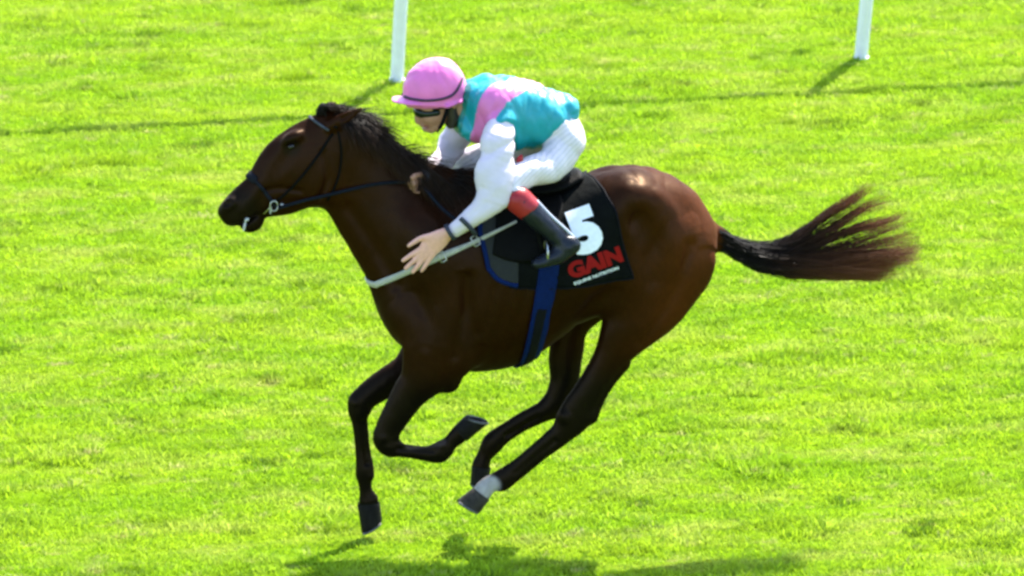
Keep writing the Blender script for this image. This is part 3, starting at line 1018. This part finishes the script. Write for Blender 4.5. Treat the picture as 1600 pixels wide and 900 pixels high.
# saddle with flaps, girth and stirrups
saddle = empty('saddle', tuple(W(850, 290, 0)), 'tiny black racing saddle with blue girth beneath the jockey', 'saddle')
f = Field(W(765, 440, 0) - [0, .36, 0], W(935, 232, 0) + [0, .36, 0], 0.008)
f.loft([(800, 291, 15, .10, 0), (835, 292, 13, .12, 0), (870, 285, 13, .13, 0), (900, 274, 11, .10, 0)], k=0.03)
f.loft([(797, 282, 12, .05, 0), (806, 276, 7, .04, 0)], k=0.03)
V, Q = f.mesh(2)
link_mesh('seat', V, Q, M_LEATHER, saddle)
for sgn, nm in ((-1, 'near'), (1, 'far')):
    G, NN = wrap(lambda a: 785 - 14 * a, lambda a: 884 - 30 * max(0, a - 0.5),
                 lambda u, s=sgn: s * R_(12), lambda u, s=sgn: s * R_(82 - 8 * (2 * u - 1) ** 2), 0.02, nu=18, nv=26)
    V, F, ring = sheet(G, NN, 0.024, 0.006)
    flap = link_mesh('flap', V, F, M_LEATHER, saddle)
    # grey felt pad showing in front with its blue edge
    G, NN = wrap(lambda a: 757 - 8 * a + 24 * max(0, a - 0.9), lambda a: 812 - 4 * a,
                 lambda u, s=sgn: s * R_(18), lambda u, s=sgn: s * R_(101 + 3 * u - 12 * (1 - u) ** 5), 0.02, nu=16, nv=30)
    V, F, ring = sheet(G, NN, 0.017, 0.009)
    pad = link_mesh('pad', V, F, M_GREYPAD, saddle)
    E = (G + NN * 0.019).reshape(-1, 3)
    nv_, nu_ = G.shape[:2]
    idx = [i * nu_ for i in range(nv_)] + [(nv_ - 1) * nu_ + j for j in range(1, nu_)]
    En = NN.reshape(-1, 3)
    V, F = ribbon(E[idx], En[idx], 0.022, 0.005)
    link_mesh('blue_edge', V, F, M_BLUE, pad)
# girth, all round the barrel under the cloth edge
def girth_strip(u0, u1, off, thick, thA, thB, material, name, parent):
    fr = lambda a: (852 - 15 * max(0, (a - R_(85)) / R_(60))) - 15 + 30 * u0
    bk = lambda a: (852 - 15 * max(0, (a - R_(85)) / R_(60))) - 15 + 30 * u1
    G, NN = wrap(fr, bk, lambda u: thA, lambda u: thB, off, nu=6, nv=70)
    V, F, _ = sheet(G, NN, off, thick)
    return link_mesh(name, V, F, material, parent)
gth = girth_strip(0, 1, 0.0145, 0.005, R_(-70), R_(-290), M_BLUE, 'girth', saddle)
girth_strip(0.24, 0.70, 0.0165, 0.003, R_(-124), R_(-236), M_DARKWEB, 'girth_elastic', gth)
# stirrups: leather and iron on each side
for sgn in (-1, 1):
    a, b = W(832, 325, sgn * .318), W(850, 400, sgn * .345)
    N = np.tile([0, float(sgn), 0], (6, 1))
    V, F = ribbon([a * (1 - t) + b * t for t in np.linspace(0, 1, 6)], N, 0.022, 0.005)
    lth = link_mesh('stirrup_leather', V, F, M_LEATHER, saddle)
    c = W(853, 412, sgn * .36)
    P = [c + np.array([0.0, 0.05 * math.sin(t), 0.052 + 0.055 * math.cos(t)]) for t in np.linspace(-2.45, 2.45, 17)]
    V, F = tube(P, 0.005, 8)
    ir = link_mesh('stirrup_iron', V, F, M_METAL, saddle)
    V, F = ribbon([c + np.array([0, -0.036, 0.008]), c + np.array([0, 0, 0.006]), c + np.array([0, 0.036, 0.008])], [[0, 0, 1]] * 3, 0.034, 0.007)
    link_mesh('stirrup_tread', V, F, M_METAL, ir)

# breast girth across chest and shoulder
near_pts = [(804, 349), (770, 365), (735, 381), (700, 396), (665, 411), (630, 427), (602, 439), (589, 444)]
P, N = [], []
for q in near_pts:
    l, n = hit_y(*q)
    if l is not None:
        P.append(l + n * (0.008 + 0.022 * float(smooth01(q[0], 733, 760)))); N.append(n)
k0 = len(P)
def front_hit(y, z):
    l, n, _, _ = HB.ray_cast(Vector((-3, y, z)), Vector((1, 0, 0)))
    return np.array(l), np.array(n)
zf = P[-1][2]
ymin = P[-1][1]
for y in np.linspace(ymin * 0.88, -ymin * 0.88, 9):
    l, n = front_hit(y, zf - 0.004)
    P.append(l + n * 0.004); N.append(n)
for q in near_pts[::-1]:
    l, n = hit_y(*q, far=True)
    if l is not None:
        P.append(l + n * (0.008 + 0.022 * float(smooth01(q[0], 733, 760)))); N.append(n)
Pc = catmull(np.array(P), 4); Nc = catmull(np.array(N), 4)
Nc /= np.linalg.norm(Nc, axis=1, keepdims=True)
px, _ = project(Pc)
wd = 0.013 + 0.009 * smooth01(-px, -800, -740) + 0.009 * smooth01(-px, -735, -700)
bgirth = empty('breast_girth', tuple(P[k0]), 'pale webbing strap running from saddle across the horse\'s chest', 'strap')
V, F = ribbon(Pc, Nc, wd, 0.006)
link_mesh('chest_strap', V, F, M_STRAP, bgirth)
for q in ((690, 401), (742, 377)):
    l, n = hit_y(*q)
    t = np.array([1.0, 0, 0.44]); t -= n * (t @ n); t /= np.linalg.norm(t)
    b = np.cross(n, t)
    c = l + n * 0.014
    Pb = [c + t * sx * 0.014 + b * sy * 0.022 for sx, sy in ((-1, -1), (0, -1.05), (1, -1), (1, 0), (1, 1), (0, 1.05), (-1, 1), (-1, 0), (-1, -1))]
    V, F = tube(Pb, 0.0035, 6)
    link_mesh('buckle', V, F, M_METAL, bgirth)

# bridle
bridle = empty('bridle', tuple(W(470, 250, 0)), 'dark leather bridle with steel bit and reins on the horse\'s head', 'bridle')
M_BROW = mat('pale_browband', (0.045, 0.05, 0.06), 0.6, spec=0.15, var=0.2, var_scale=60)
M_SHEEP = mat('dark_noseband', (0.008, 0.009, 0.013), 0.85, spec=0.08, bump=0.6, bump_scale=120, var=0.3, var_scale=50)
def strap(name, pts_px, width, m, parent=bridle, far=False, lift=0.006, Y=-.07):
    P, N = [], []
    Q = catmull(np.array(pts_px, float), 6)
    for q in Q:
        l, n = hit_y(q[0], q[1], Y, far=far)
        if l is not None:
            P.append(l + n * lift); N.append(n)
    N = np.array(N)
    for _ in range(2):
        N[1:-1] = (N[1:-1] + N[:-2] + N[2:]) / 3
    V, F = ribbon(P, N, width, 0.005)
    return link_mesh(name, V, F, m, parent)
for far in (False, True):
    strap('cheekpiece', [(520, 208), (500, 238), (478, 268), (452, 297), (430, 316)], 0.013, M_LEATHER, far=far)
    strap('browband', [(484, 184), (498, 194), (514, 203)], 0.013, M_BROW, far=far)
    strap('throatlash', [(528, 205), (533, 235), (530, 270), (520, 298), (511, 313)], 0.010, M_LEATHER, far=far)
    strap('noseband', [(397, 280), (408, 293), (420, 308), (432, 324)], 0.018, M_SHEEP, far=far)
def arc_over(p, q, m, width, name, bulge=0.0):
    """strap over the top of the head between the two sides"""
    a, na = hit_y(*p, -.05); b, nb = hit_y(*p, -.05, far=True)
    mid = W(*q, 0)
    P = catmull(np.array([a, (a * 0.45 + mid * 0.55) + [0, -0.012, 0], mid, (b * 0.45 + mid * 0.55) + [0, 0.012, 0], b]), 5)
    c = (a + b) / 2
    N = P - c; N /= np.linalg.norm(N, axis=1, keepdims=True)
    V, F = ribbon(P + N * 0.006, N, width, 0.007)
    return link_mesh(name, V, F, m, bridle)
arc_over((524, 200), (530, 176), M_LEATHER, 0.022, 'headpiece')
arc_over((399, 282), (389, 273), M_SHEEP, 0.040, 'nose_roll')
for sgn in (-1, 1):
    c = W(428, 322, sgn * .075)
    P = [c + np.array([0.018 * math.cos(t), 0, 0.024 * math.sin(t)]) for t in np.linspace(0, 2 * math.pi, 21)]
    V, F = tube(P, 0.0034, 7)
    ring_o = link_mesh('bit_ring', V, F, M_METAL, bridle)
    d = W(412, 334, sgn * .058)
    V, F = tube([c + np.array([-0.02, 0, -0.005]), (c + d) / 2 + np.array([0, 0, .004]), d], [0.003, 0.004, 0.003], 7)
    link_mesh('bit_cheek', V, F, M_METAL, ring_o)
# foam at the lips
M_FOAM = mat('saliva_foam', (0.40, 0.40, 0.39), 0.4, bump=0.5, bump_scale=200)
for part in ([((382, 354, -.050), (.007, .008, .024), -0.2), ((386, 343, -.054), (.012, .007, .008), 0.4)],
             [((423, 329, -.070), (.005, .006, .020), -0.15)],
             [((441, 320, -.080), (.012, .006, .006), -0.4)]):
    c0 = W(*part[0][0])
    f = Field(c0 - .06, c0 + .06, 0.004)
    for q, rad, an in part:
        f.blob(W(*q), rad, an, 0.008)
    V, Q = f.mesh(1)
    link_mesh('foam', V, Q, M_FOAM, bridle)
# reins: bit to the far hand and on over the withers, both sides
M_REIN = mat('rubber_rein', (0.005, 0.007, 0.012), 0.7, spec=0.08, bump=0.4, bump_scale=220, var=0.2, var_scale=60)
near_rein = [(433, 322), (470, 313), (515, 303), (555, 293), (600, 285), (642, 283)]
P, N = [], []
for q in catmull(np.array(near_rein, float), 6):
    l, n = hit_y(q[0], q[1], -.1)
    if l is None:
        l, n = W(q[0], q[1], -.1), np.array([0, -1.0, 0])
    l = l.copy(); l[1] = min(l[1] - 0.010, -0.092)
    P.append(l); N.append(np.array([0, -1.0, 0.15]))
P = np.array(P)
for _ in range(6):
    P[1:-1] = (P[:-2] + P[1:-1] + P[2:]) / 3
Pe = catmull(np.array([P[-1], W(655, 288, -.08), W(668, 300, -.13), W(690, 325, -.19), W(712, 343, -.24)]), 6)
P = np.vstack([P, Pe[1:]])
V, F = ribbon(P, np.tile([0, -1.0, 0.15], (len(P), 1)), 0.016, 0.004)
link_mesh('rein', V, F, M_REIN, bridle)
P2 = catmull(np.array([W(433, 322, .085), W(500, 303, .10), W(570, 285, .12), W(620, 268, .09), W(645, 270, .0), W(652, 282, -.08)]), 8)
V, F = ribbon(P2, np.tile([0, 1.0, 0.15], (len(P2), 1)), 0.020, 0.005)
link_mesh('rein', V, F, M_REIN, bridle)

# ================================================================== JOCKEY
person = empty('person', tuple(W(850, 290, 0)), 'jockey in pink cap, teal jersey with pink sash, white sleeves and breeches, crouching', 'person')

TORSO = [(880, 205, 24, .130, 0), (850, 188, 32, .125, 0), (812, 178, 40, .140, 0), (778, 172, 40, .150, 0), (752, 170, 32, .12, 0), (728, 168, 22, .06, 0)]
NECK = [(735, 166, 24, .065, 0), (712, 170, 20, .055, 0)]
ARM_N = [(770, 172, 20, .04, -.12), (778, 208, 16, .04, -.21), (777, 245, 16, .04, -.27), (774, 288, 16, .038, -.315), (760, 318, 14, .034, -.325), (735, 341, 11, .028, -.325), (708, 361, 9.5, .024, -.315)]
ARM_F = [(752, 172, 20, .04, .12), (730, 196, 16, .04, .19), (707, 228, 16, .04, .20), (695, 248, 14, .035, .12), (674, 267, 11, .028, .01), (657, 279, 9.5, .024, -.07)]
LEG_N = [(882, 218, 24, .075, -.09), (862, 256, 24, .075, -.16), (825, 268, 22, .07, -.23), (799, 285, 19, .06, -.285), (809, 310, 17, .052, -.325), (836, 338, 15, .046, -.345), (868, 368, 11, .036, -.36), (884, 384, 10, .034, -.37)]
LEG_F = [(872, 195, 24, .075, .09), (838, 214, 24, .075, .16), (775, 238, 22, .07, .22), (727, 258, 18, .058, .265), (745, 290, 17, .052, .30), (790, 320, 14, .045, .335), (830, 350, 10, .034, .35)]
FOOT_N = [(893, 384, 11, .034, -.375), (872, 398, 11, .038, -.375), (849, 407, 8.5, .036, -.37), (838, 411, 6, .028, -.37)]
FOOT_F = [(838, 352, 11, .034, .355), (815, 366, 11, .038, .36), (790, 374, 8, .034, .36)]
HEAD = [(700, 146, 30, .070, 0), (682, 140, 34, .078, 0), (676, 160, 30, .072, 0), (677, 180, 22, .058, 0), (678, 194, 11, .036, 0)]
B_LO, B_HI = W(590, 440, 0) - [0, .48, 0], W(935, 70, 0) + [0, .48, .0]

def digits(f):
    # near hand, spread against the neck: palm, thumb on top, four unequal fingers
    k = 0.006
    f.loft([(704, 363, 9.5, .020, -.305), (694, 369, 12, .017, -.297), (682, 378, 16, .015, -.286), (671, 387, 16, .013, -.275)], k=0.012)
    f.loft([(694, 362, 6, .012, -.292), (676, 368, 5.2, .011, -.284), (658, 372, 4.4, .0105, -.278), (646, 379, 3.9, .010, -.276), (639, 384, 3.2, .008, -.275)], k=k)
    f.loft([(676, 377, 5.2, .011, -.277), (658, 389, 4.6, .0105, -.272), (643, 398, 4.2, .010, -.270), (630, 407, 3.4, .0085, -.262)], k=k)
    f.loft([(673, 384, 5.0, .011, -.275), (656, 399, 4.5, .0105, -.271), (645, 409, 4.1, .010, -.268), (634, 419, 3.4, .0085, -.260)], k=k)
    f.loft([(673, 390, 4.9, .011, -.274), (660, 405, 4.4, .0105, -.271), (652, 416, 4.0, .010, -.268), (645, 425, 3.3, .0085, -.260)], k=k)
    f.loft([(677, 395, 4.6, .0105, -.275), (669, 408, 4.0, .0095, -.272), (664, 416, 3.6, .009, -.269), (659, 423, 3.0, .008, -.263)], k=k)
    # far hand, closed round the rein
    f.loft([(660, 277, 9.5, .026, -.06), (651, 282, 10.5, .030, -.08), (647, 285, 9.5, .028, -.095)], k=0.012)
    for i, (x, y) in enumerate(((641, 277), (641, 284), (644, 291), (649, 296))):
        f.loft([(x + 8, y - 3, 4.2, .010, -.055), (x, y, 4.4, .012, -.08), (x + 2, y + 3, 4.2, .011, -.105), (x + 9, y + 2, 3.6, .010, -.114)], k=k)
    f.loft([(657, 273, 4.6, .012, -.09), (649, 274, 4.2, .011, -.11), (643, 278, 3.6, .010, -.114)], k=k)

def person_body():
    f = Field(B_LO, B_HI, 0.0058)
    for L in (TORSO, NECK, ARM_N, ARM_F, LEG_N, LEG_F, FOOT_N, FOOT_F, HEAD):
        f.loft(L, k=0.02)
    # face: brow, nose, lips, chin, cheek, ears
    f.loft([(655, 172, 5, .012, 0), (653, 183, 5.5, .013, 0), (653, 190, 4.5, .015, 0)], k=0.012)
    f.loft([(660, 196, 4.0, .020, 0), (664, 201, 4.4, .020, 0)], k=0.01)
    f.blob(W(673, 203, 0), (.018, .022, .015), 0, 0.015)
    f.loft([(658, 199, 1.2, .022, 0), (667, 198, 1.2, .026, 0)], k=0.004, op='cut')
    for s in (-1, 1):
        f.blob(W(672, 184, s * .045), (.026, .016, .022), 0, 0.02)
        f.blob(W(709, 161, s * .072), (.017, .010, .028), 0.15, 0.01)
        f.blob(W(661, 173, s * .032), (.014, .014, .009), 0, 0.01, op='cut')
    digits(f)
    return f.mesh(1)
PV, PQ = person_body()
M_SKIN = mat('skin', attr='tint', rough=0.5, spec=0.4, sss=0.08, bump=0.15, bump_scale=180, var=0.08, var_scale=60)
px, py = project(PV)
C = np.tile(np.array([0.36, 0.175, 0.115]), (len(PV), 1))
hn = (px < 712) & (py > 340)
C[hn] = (0.66, 0.335, 0.265)
C[(py > 196) & (py < 201) & (px < 670) & (px > 655)] = (0.30, 0.10, 0.08)
C[(px > 735) & (py < 300)] = (0.02, 0.022, 0.03)            # body darkened under the silks, showing at the waist
link_mesh('body', PV, PQ, M_SKIN, person, colors=C)

# breeches
M_BREECH = mat('white_breeches', (0.61, 0.55, 0.59), 0.6, var=0.06, var_scale=30, bump=0.25, bump_scale=24)
nt = M_BREECH.node_tree
wv = nt.nodes.new('ShaderNodeTexWave'); wv.inputs['Scale'].default_value = 16; wv.inputs['Distortion'].default_value = 1.5
mpw = nt.nodes.new('ShaderNodeMapping'); mpw.inputs['Rotation'].default_value = (0, -0.9, 0)
tcw = nt.nodes.new('ShaderNodeTexCoord'); bw = nt.nodes.new('ShaderNodeBump')
bw.inputs['Strength'].default_value = 0.3; bw.inputs['Distance'].default_value = 0.004
nt.links.new(tcw.outputs['Object'], mpw.inputs['Vector']); nt.links.new(mpw.outputs['Vector'], wv.inputs['Vector'])
nt.links.new(wv.outputs['Fac'], bw.inputs['Height'])
nt.links.new(bw.outputs['Normal'], nt.nodes['Principled BSDF'].inputs['Normal'])
mxw = nt.nodes.new('ShaderNodeMix'); mxw.data_type = 'RGBA'                # rib shading painted as grey stripes
pb = nt.nodes['Principled BSDF']
nt.links.new(pb.inputs['Base Color'].links[0].from_socket, mxw.inputs['A'])
mxw.inputs['B'].default_value = (0.30, 0.30, 0.31, 1)
mrw = nt.nodes.new('ShaderNodeMapRange'); mrw.inputs['From Min'].default_value = 0.45; mrw.inputs['To Max'].default_value = 0.34
nt.links.new(wv.outputs['Fac'], mrw.inputs['Value']); nt.links.new(mrw.outputs['Result'], mxw.inputs['Factor'])
nt.links.new(mxw.outputs['Result'], pb.inputs['Base Color'])
f = Field(B_LO, B_HI, 0.0075)
f.loft([(846, 190, 36, .150, 0), (871, 192, 30, .155, 0), (885, 212, 27, .155, 0), (880, 226, 28, .14, 0)], k=0.03)
f.loft([(884, 222, 29, .088, -.09), (861, 257, 27.5, .085, -.16), (828, 268, 24, .074, -.23), (802, 284, 22, .066, -.285), (806, 300, 19, .058, -.31)], k=0.03)
f.loft([(874, 195, 31, .09, .09), (838, 214, 29, .088, .16), (775, 240, 25, .076, .22), (727, 258, 21, .066, .265), (736, 278, 19, .058, .285)], k=0.03)
V, Q = f.mesh(1)
V = ruffle(V, Q, 0.004, 11, (1, 1, 0.6), 3.3, 0.5, True)
link_mesh('breeches', V, Q, M_BREECH, person)

# jersey with sash
M_SILK = mat('racing_silk', attr='tint', rough=0.42, spec=0.45, bump=0.12, bump_scale=30, var=0.05, var_scale=18, trans=0.10)
f = Field(B_LO, B_HI, 0.0062)
f.loft([(884, 168, 15, .11, 0), (872, 177, 27, .145, 0), (848, 183, 44, .165, 0), (815, 178, 54, .180, 0), (782, 174, 56, .195, 0), (755, 172, 53, .175, 0), (736, 171, 42, .12, 0), (722, 169, 31, .075, 0)], k=0.02, n=2.15)
for s, pts in ((-1, [(775, 165, 36, .075, -.13), (782, 182, 28, .06, -.185)]), (1, [(755, 162, 36, .075, .13), (745, 180, 28, .06, .185)])):
    f.loft(pts, k=0.035)
f.loft([(886, 160, 8, .05, -.03), (893, 165, 7, .035, -.04)], k=0.02)
f.half(W(716, 169, 0), np.array([-1.0, 0, 0.15]))
V, Q = f.mesh(1)
V = ruffle(V, Q, 0.012, 6, (1.8, 0.9, 0.35), 1.1, 0.5, True)
V = ruffle(V, Q, 0.004, 17, (1.6, 1.0, 0.35), 6.1, -0.35, True)
A, B_, Cc = W(748, 226, -.14), W(757, 180, -.20), W(833, 122, 0.0)
nrm = np.cross(B_ - A, Cc - A); nrm /= np.linalg.norm(nrm)
d = (V - A) @ nrm
px, py = project(V)
TEAL, PINK = np.array([0.003, 0.27, 0.33]), np.array([0.64, 0.15, 0.42])
wgt = (np.abs(d) < 0.052).astype(float)[:, None]
C = TEAL * (1 - wgt) + PINK * wgt
col = px < 733 - (py - 150) * 0.22
C[col] = np.array([0.006, 0.17, 0.16])
link_mesh('jersey', V, Q, M_SILK, person, colors=C)

# sleeves
M_WHITE = mat('white_silk', (0.64, 0.56, 0.63), 0.5, spec=0.3, var=0.04, var_scale=20, bump=0.2, bump_scale=26, trans=0.12)
def sleeve(sts, cuff, seed, cut):
    f = Field(B_LO, B_HI, 0.0062)
    f.loft(sts, k=0.02)
    V, Q = f.mesh(1)
    V = ruffle(V, Q, 0.0085, 7, (0.5, 0.8, 1.7), seed, 0.3, True)
    V = ruffle(V, Q, 0.002, 18, (0.4, 0.8, 1.8), seed + 4, -0.3, True)
    o = link_mesh('sleeve', V, Q, M_WHITE, person)
    P, r = cuff
    T, Fc = tube(P, r, 14)
    link_mesh('cuff_band', T, Fc, M_CUFF, o)
    return o
M_CUFF = mat('dark_cuff_elastic', (0.012, 0.016, 0.030), 0.6, bump=0.3, bump_scale=200)
w0, w1 = W(706, 361, -.315), W(701, 364, -.312)
sl = sleeve([(783, 190, 17, .055, -.185), (779, 212, 25, .065, -.235), (777, 243, 26, .060, -.275), (773, 274, 32, .062, -.31), (774, 298, 28, .058, -.325), (757, 323, 20, .05, -.33), (735, 342, 16, .042, -.328), (712, 358, 13, .034, -.318)],
            ([w0, (w0 + w1) / 2, w1], 0.042), 2.0, None)
w2, w3 = W(728, 341, -.328), W(716, 348, -.324)
P = [W(719, 341, -.37), W(730, 351, -.376), W(739, 361, -.366), W(744, 368, -.33)]
V, F = ribbon(catmull(np.array(P), 5), np.tile([0, -1.0, 0.0], (16, 1)), 0.022, 0.005)
link_mesh('cuff_strap', V, F, M_CUFF, sl)
w4, w5 = W(662, 275, -.05), W(658, 278, -.066)
sleeve([(735, 185, 20, .055, .19), (722, 200, 23, .062, .205), (706, 226, 23, .058, .21), (694, 247, 20, .052, .13), (677, 262, 17, .044, .03), (664, 273, 13, .034, -.04)],
       ([w4, (w4 + w5) / 2, w5], 0.040), 7.0, None)

# boots
M_BOOT = mat('black_boot_leather', (0.006, 0.008, 0.014), 0.32, spec=0.25, bump=0.2, bump_scale=90, var=0.2, var_scale=30)
M_REDTOP = mat('red_boot_top', (0.27, 0.012, 0.016), 0.4, spec=0.3, bump=0.15, bump_scale=80, var=0.12, var_scale=40)
for pts, foot, topst in (
        ([(816, 318, 20, .060, -.335), (837, 338, 18, .054, -.348), (866, 366, 14, .044, -.362), (886, 382, 13, .040, -.372)],
         [(893, 384, 14, .040, -.377), (873, 398, 14, .044, -.377), (850, 408, 10.5, .042, -.372), (838, 412, 8, .034, -.372)],
         [(810, 312, 22, .063, -.328), (823, 324, 20.5, .060, -.340)]),
        ([(750, 292, 20, .060, .31), (790, 320, 17, .052, .338), (832, 350, 13, .042, .352)],
         [(840, 352, 14, .040, .357), (816, 366, 14, .044, .362), (790, 375, 10, .040, .362)],
         [(742, 286, 22, .063, .30), (756, 296, 20.5, .060, .312)])):
    f = Field(B_LO - [0, 0.02, 0], B_HI, 0.0065)
    f.loft(pts, k=0.02); f.loft(foot, k=0.03)
    V, Q = f.mesh(1)
    V = ruffle(V, Q, 0.003, 22, (1, 1, 1), 5.0)
    boot = link_mesh('boot', V, Q, M_BOOT, person)
    f = Field(B_LO - [0, 0.02, 0], B_HI, 0.0065)
    f.loft(topst, k=0.02)
    V, Q = f.mesh(1)
    link_mesh('boot_top', V, Q, M_REDTOP, boot)
# pale strip standing in for sunlight on the near boot's edge
P = catmull(np.array([W(838, 313, -.350), W(862, 338, -.366), (W(886, 360, -.378)), W(903, 377, -.385)]), 5)
V, F = tube(P, 0.006, 7)
link_mesh('boot_lit_edge', V, F, mat('painted_boot_edge_light', (0.45, 0.48, 0.55), 0.4), boot if False else person)

# helmet with pink silk
M_PINK = mat('pink_cap_silk', (0.66, 0.14, 0.39), 0.42, spec=0.35, var=0.07, var_scale=14, bump=0.25, bump_scale=22, sheen=0.1)
f = Field(W(600, 185, 0) - [0, .2, 0], W(740, 70, 0) + [0, .2, 0], 0.0055)
c = W(677, 141, 0)
f.blob(c, (.140, .112, .146), -0.10, 0.02)
f.blob(W(691, 135, 0), (.098, .104, .120), 0.0, 0.04)
f.half(W(677, 161, 0), np.array([0.08, 0, -1.0]))
f.blob(W(650, 157, 0), (.115, .100, .014), -0.06, 0.02)        # peak
f.loft([(690, 158, 3.5, .128, 0), (716, 152, 3.5, .10, 0)], k=0.015)
V, Q = f.mesh(1)
V = ruffle(V, Q, 0.004, 14, (1.4, 1.4, 0.5), 9.0, 0.2, True)
helmet = link_mesh('helmet', V, Q, M_PINK, person)
HELB = bvh_of(V, Q)
def helmet_line(pts, r, name, m):
    for far in (False, True):
        P = []
        for q in catmull(np.array(pts, float), 6):
            l, n = hit_y(q[0], q[1], -.1, HELB, far)
            if l is not None:
                P.append(l + n * 0.002)
        T, Fc = tube(P, r, 6)
        link_mesh(name, T, Fc, m, helmet)
M_BAND = mat('dark_cap_elastic', (0.03, 0.008, 0.03), 0.6)
helmet_line([(632, 151), (645, 155), (668, 157), (692, 154), (708, 147), (718, 133), (722, 122)], 0.0072, 'cap_elastic', M_BAND)
V, F = tube(catmull(np.array([W(672, 96, -.055), W(676, 103, -.075), W(679, 112, -.09)]), 5), 0.004, 6)

# goggles, harness and sunlit hair at the nape
M_GOG = mat('dark_goggle_lens', (0.005, 0.010, 0.008), 0.25, spec=0.3)
f = Field(W(630, 200, 0) - [0, .12, 0], W(715, 150, 0) + [0, .12, 0], 0.0048)
f.loft([(655, 173, 10, .055, 0), (665, 174, 11.5, .069, 0), (679, 171, 10, .077, 0)], k=0.012)
V, Q = f.mesh(1)
gog = link_mesh('goggles', V, Q, M_GOG, person)
for s in (-1, 1):
    P = catmull(np.array([W(676, 170, s * .074), W(692, 167, s * .080), W(710, 162, s * .066)]), 5)
    V, F = ribbon(P, np.tile([0, float(s), 0], (len(P), 1)), 0.020, 0.004)
    link_mesh('goggle_strap', V, F, M_DARKWEB, gog)
    P = catmull(np.array([W(700, 163, s * .080), W(697, 178, s * .068), W(690, 195, s * .046), W(682, 205, 0)]), 5)
    V, F = ribbon(P, np.tile([0.1, float(s), -0.2], (len(P), 1)), 0.017, 0.005)
    link_mesh('chin_strap', V, F, M_DARKWEB, helmet)
f = Field(W(680, 215, 0) - [0, .12, 0], W(730, 140, 0) + [0, .12, 0], 0.006)
f.loft([(703, 162, 13, .074, 0), (706, 178, 13, .066, 0), (704, 192, 9, .055, 0)], k=0.02)
V, Q = f.mesh(1)
V = ruffle(V, Q, 0.006, 40, (1, 1, 0.4), 2.0)
link_mesh('hair', V, Q, mat('dark_brown_hair', (0.020, 0.014, 0.010), 0.5, bump=0.6, bump_scale=120), person)
# small red tag at the waist
f = Field(W(800, 265, -.25) - [0, .05, 0], W(826, 240, -.25) + [0, .05, 0], 0.004)
f.blob(W(812, 252, -.255), (.017, .008, .020), 0.3, 0.01)
f.loft([(815, 241, 2, .006, -.25), (813, 248, 3, .007, -.255)], k=0.01)
V, Q = f.mesh(1)
link_mesh('waist_tag', V, Q, M_REDTOP, person)
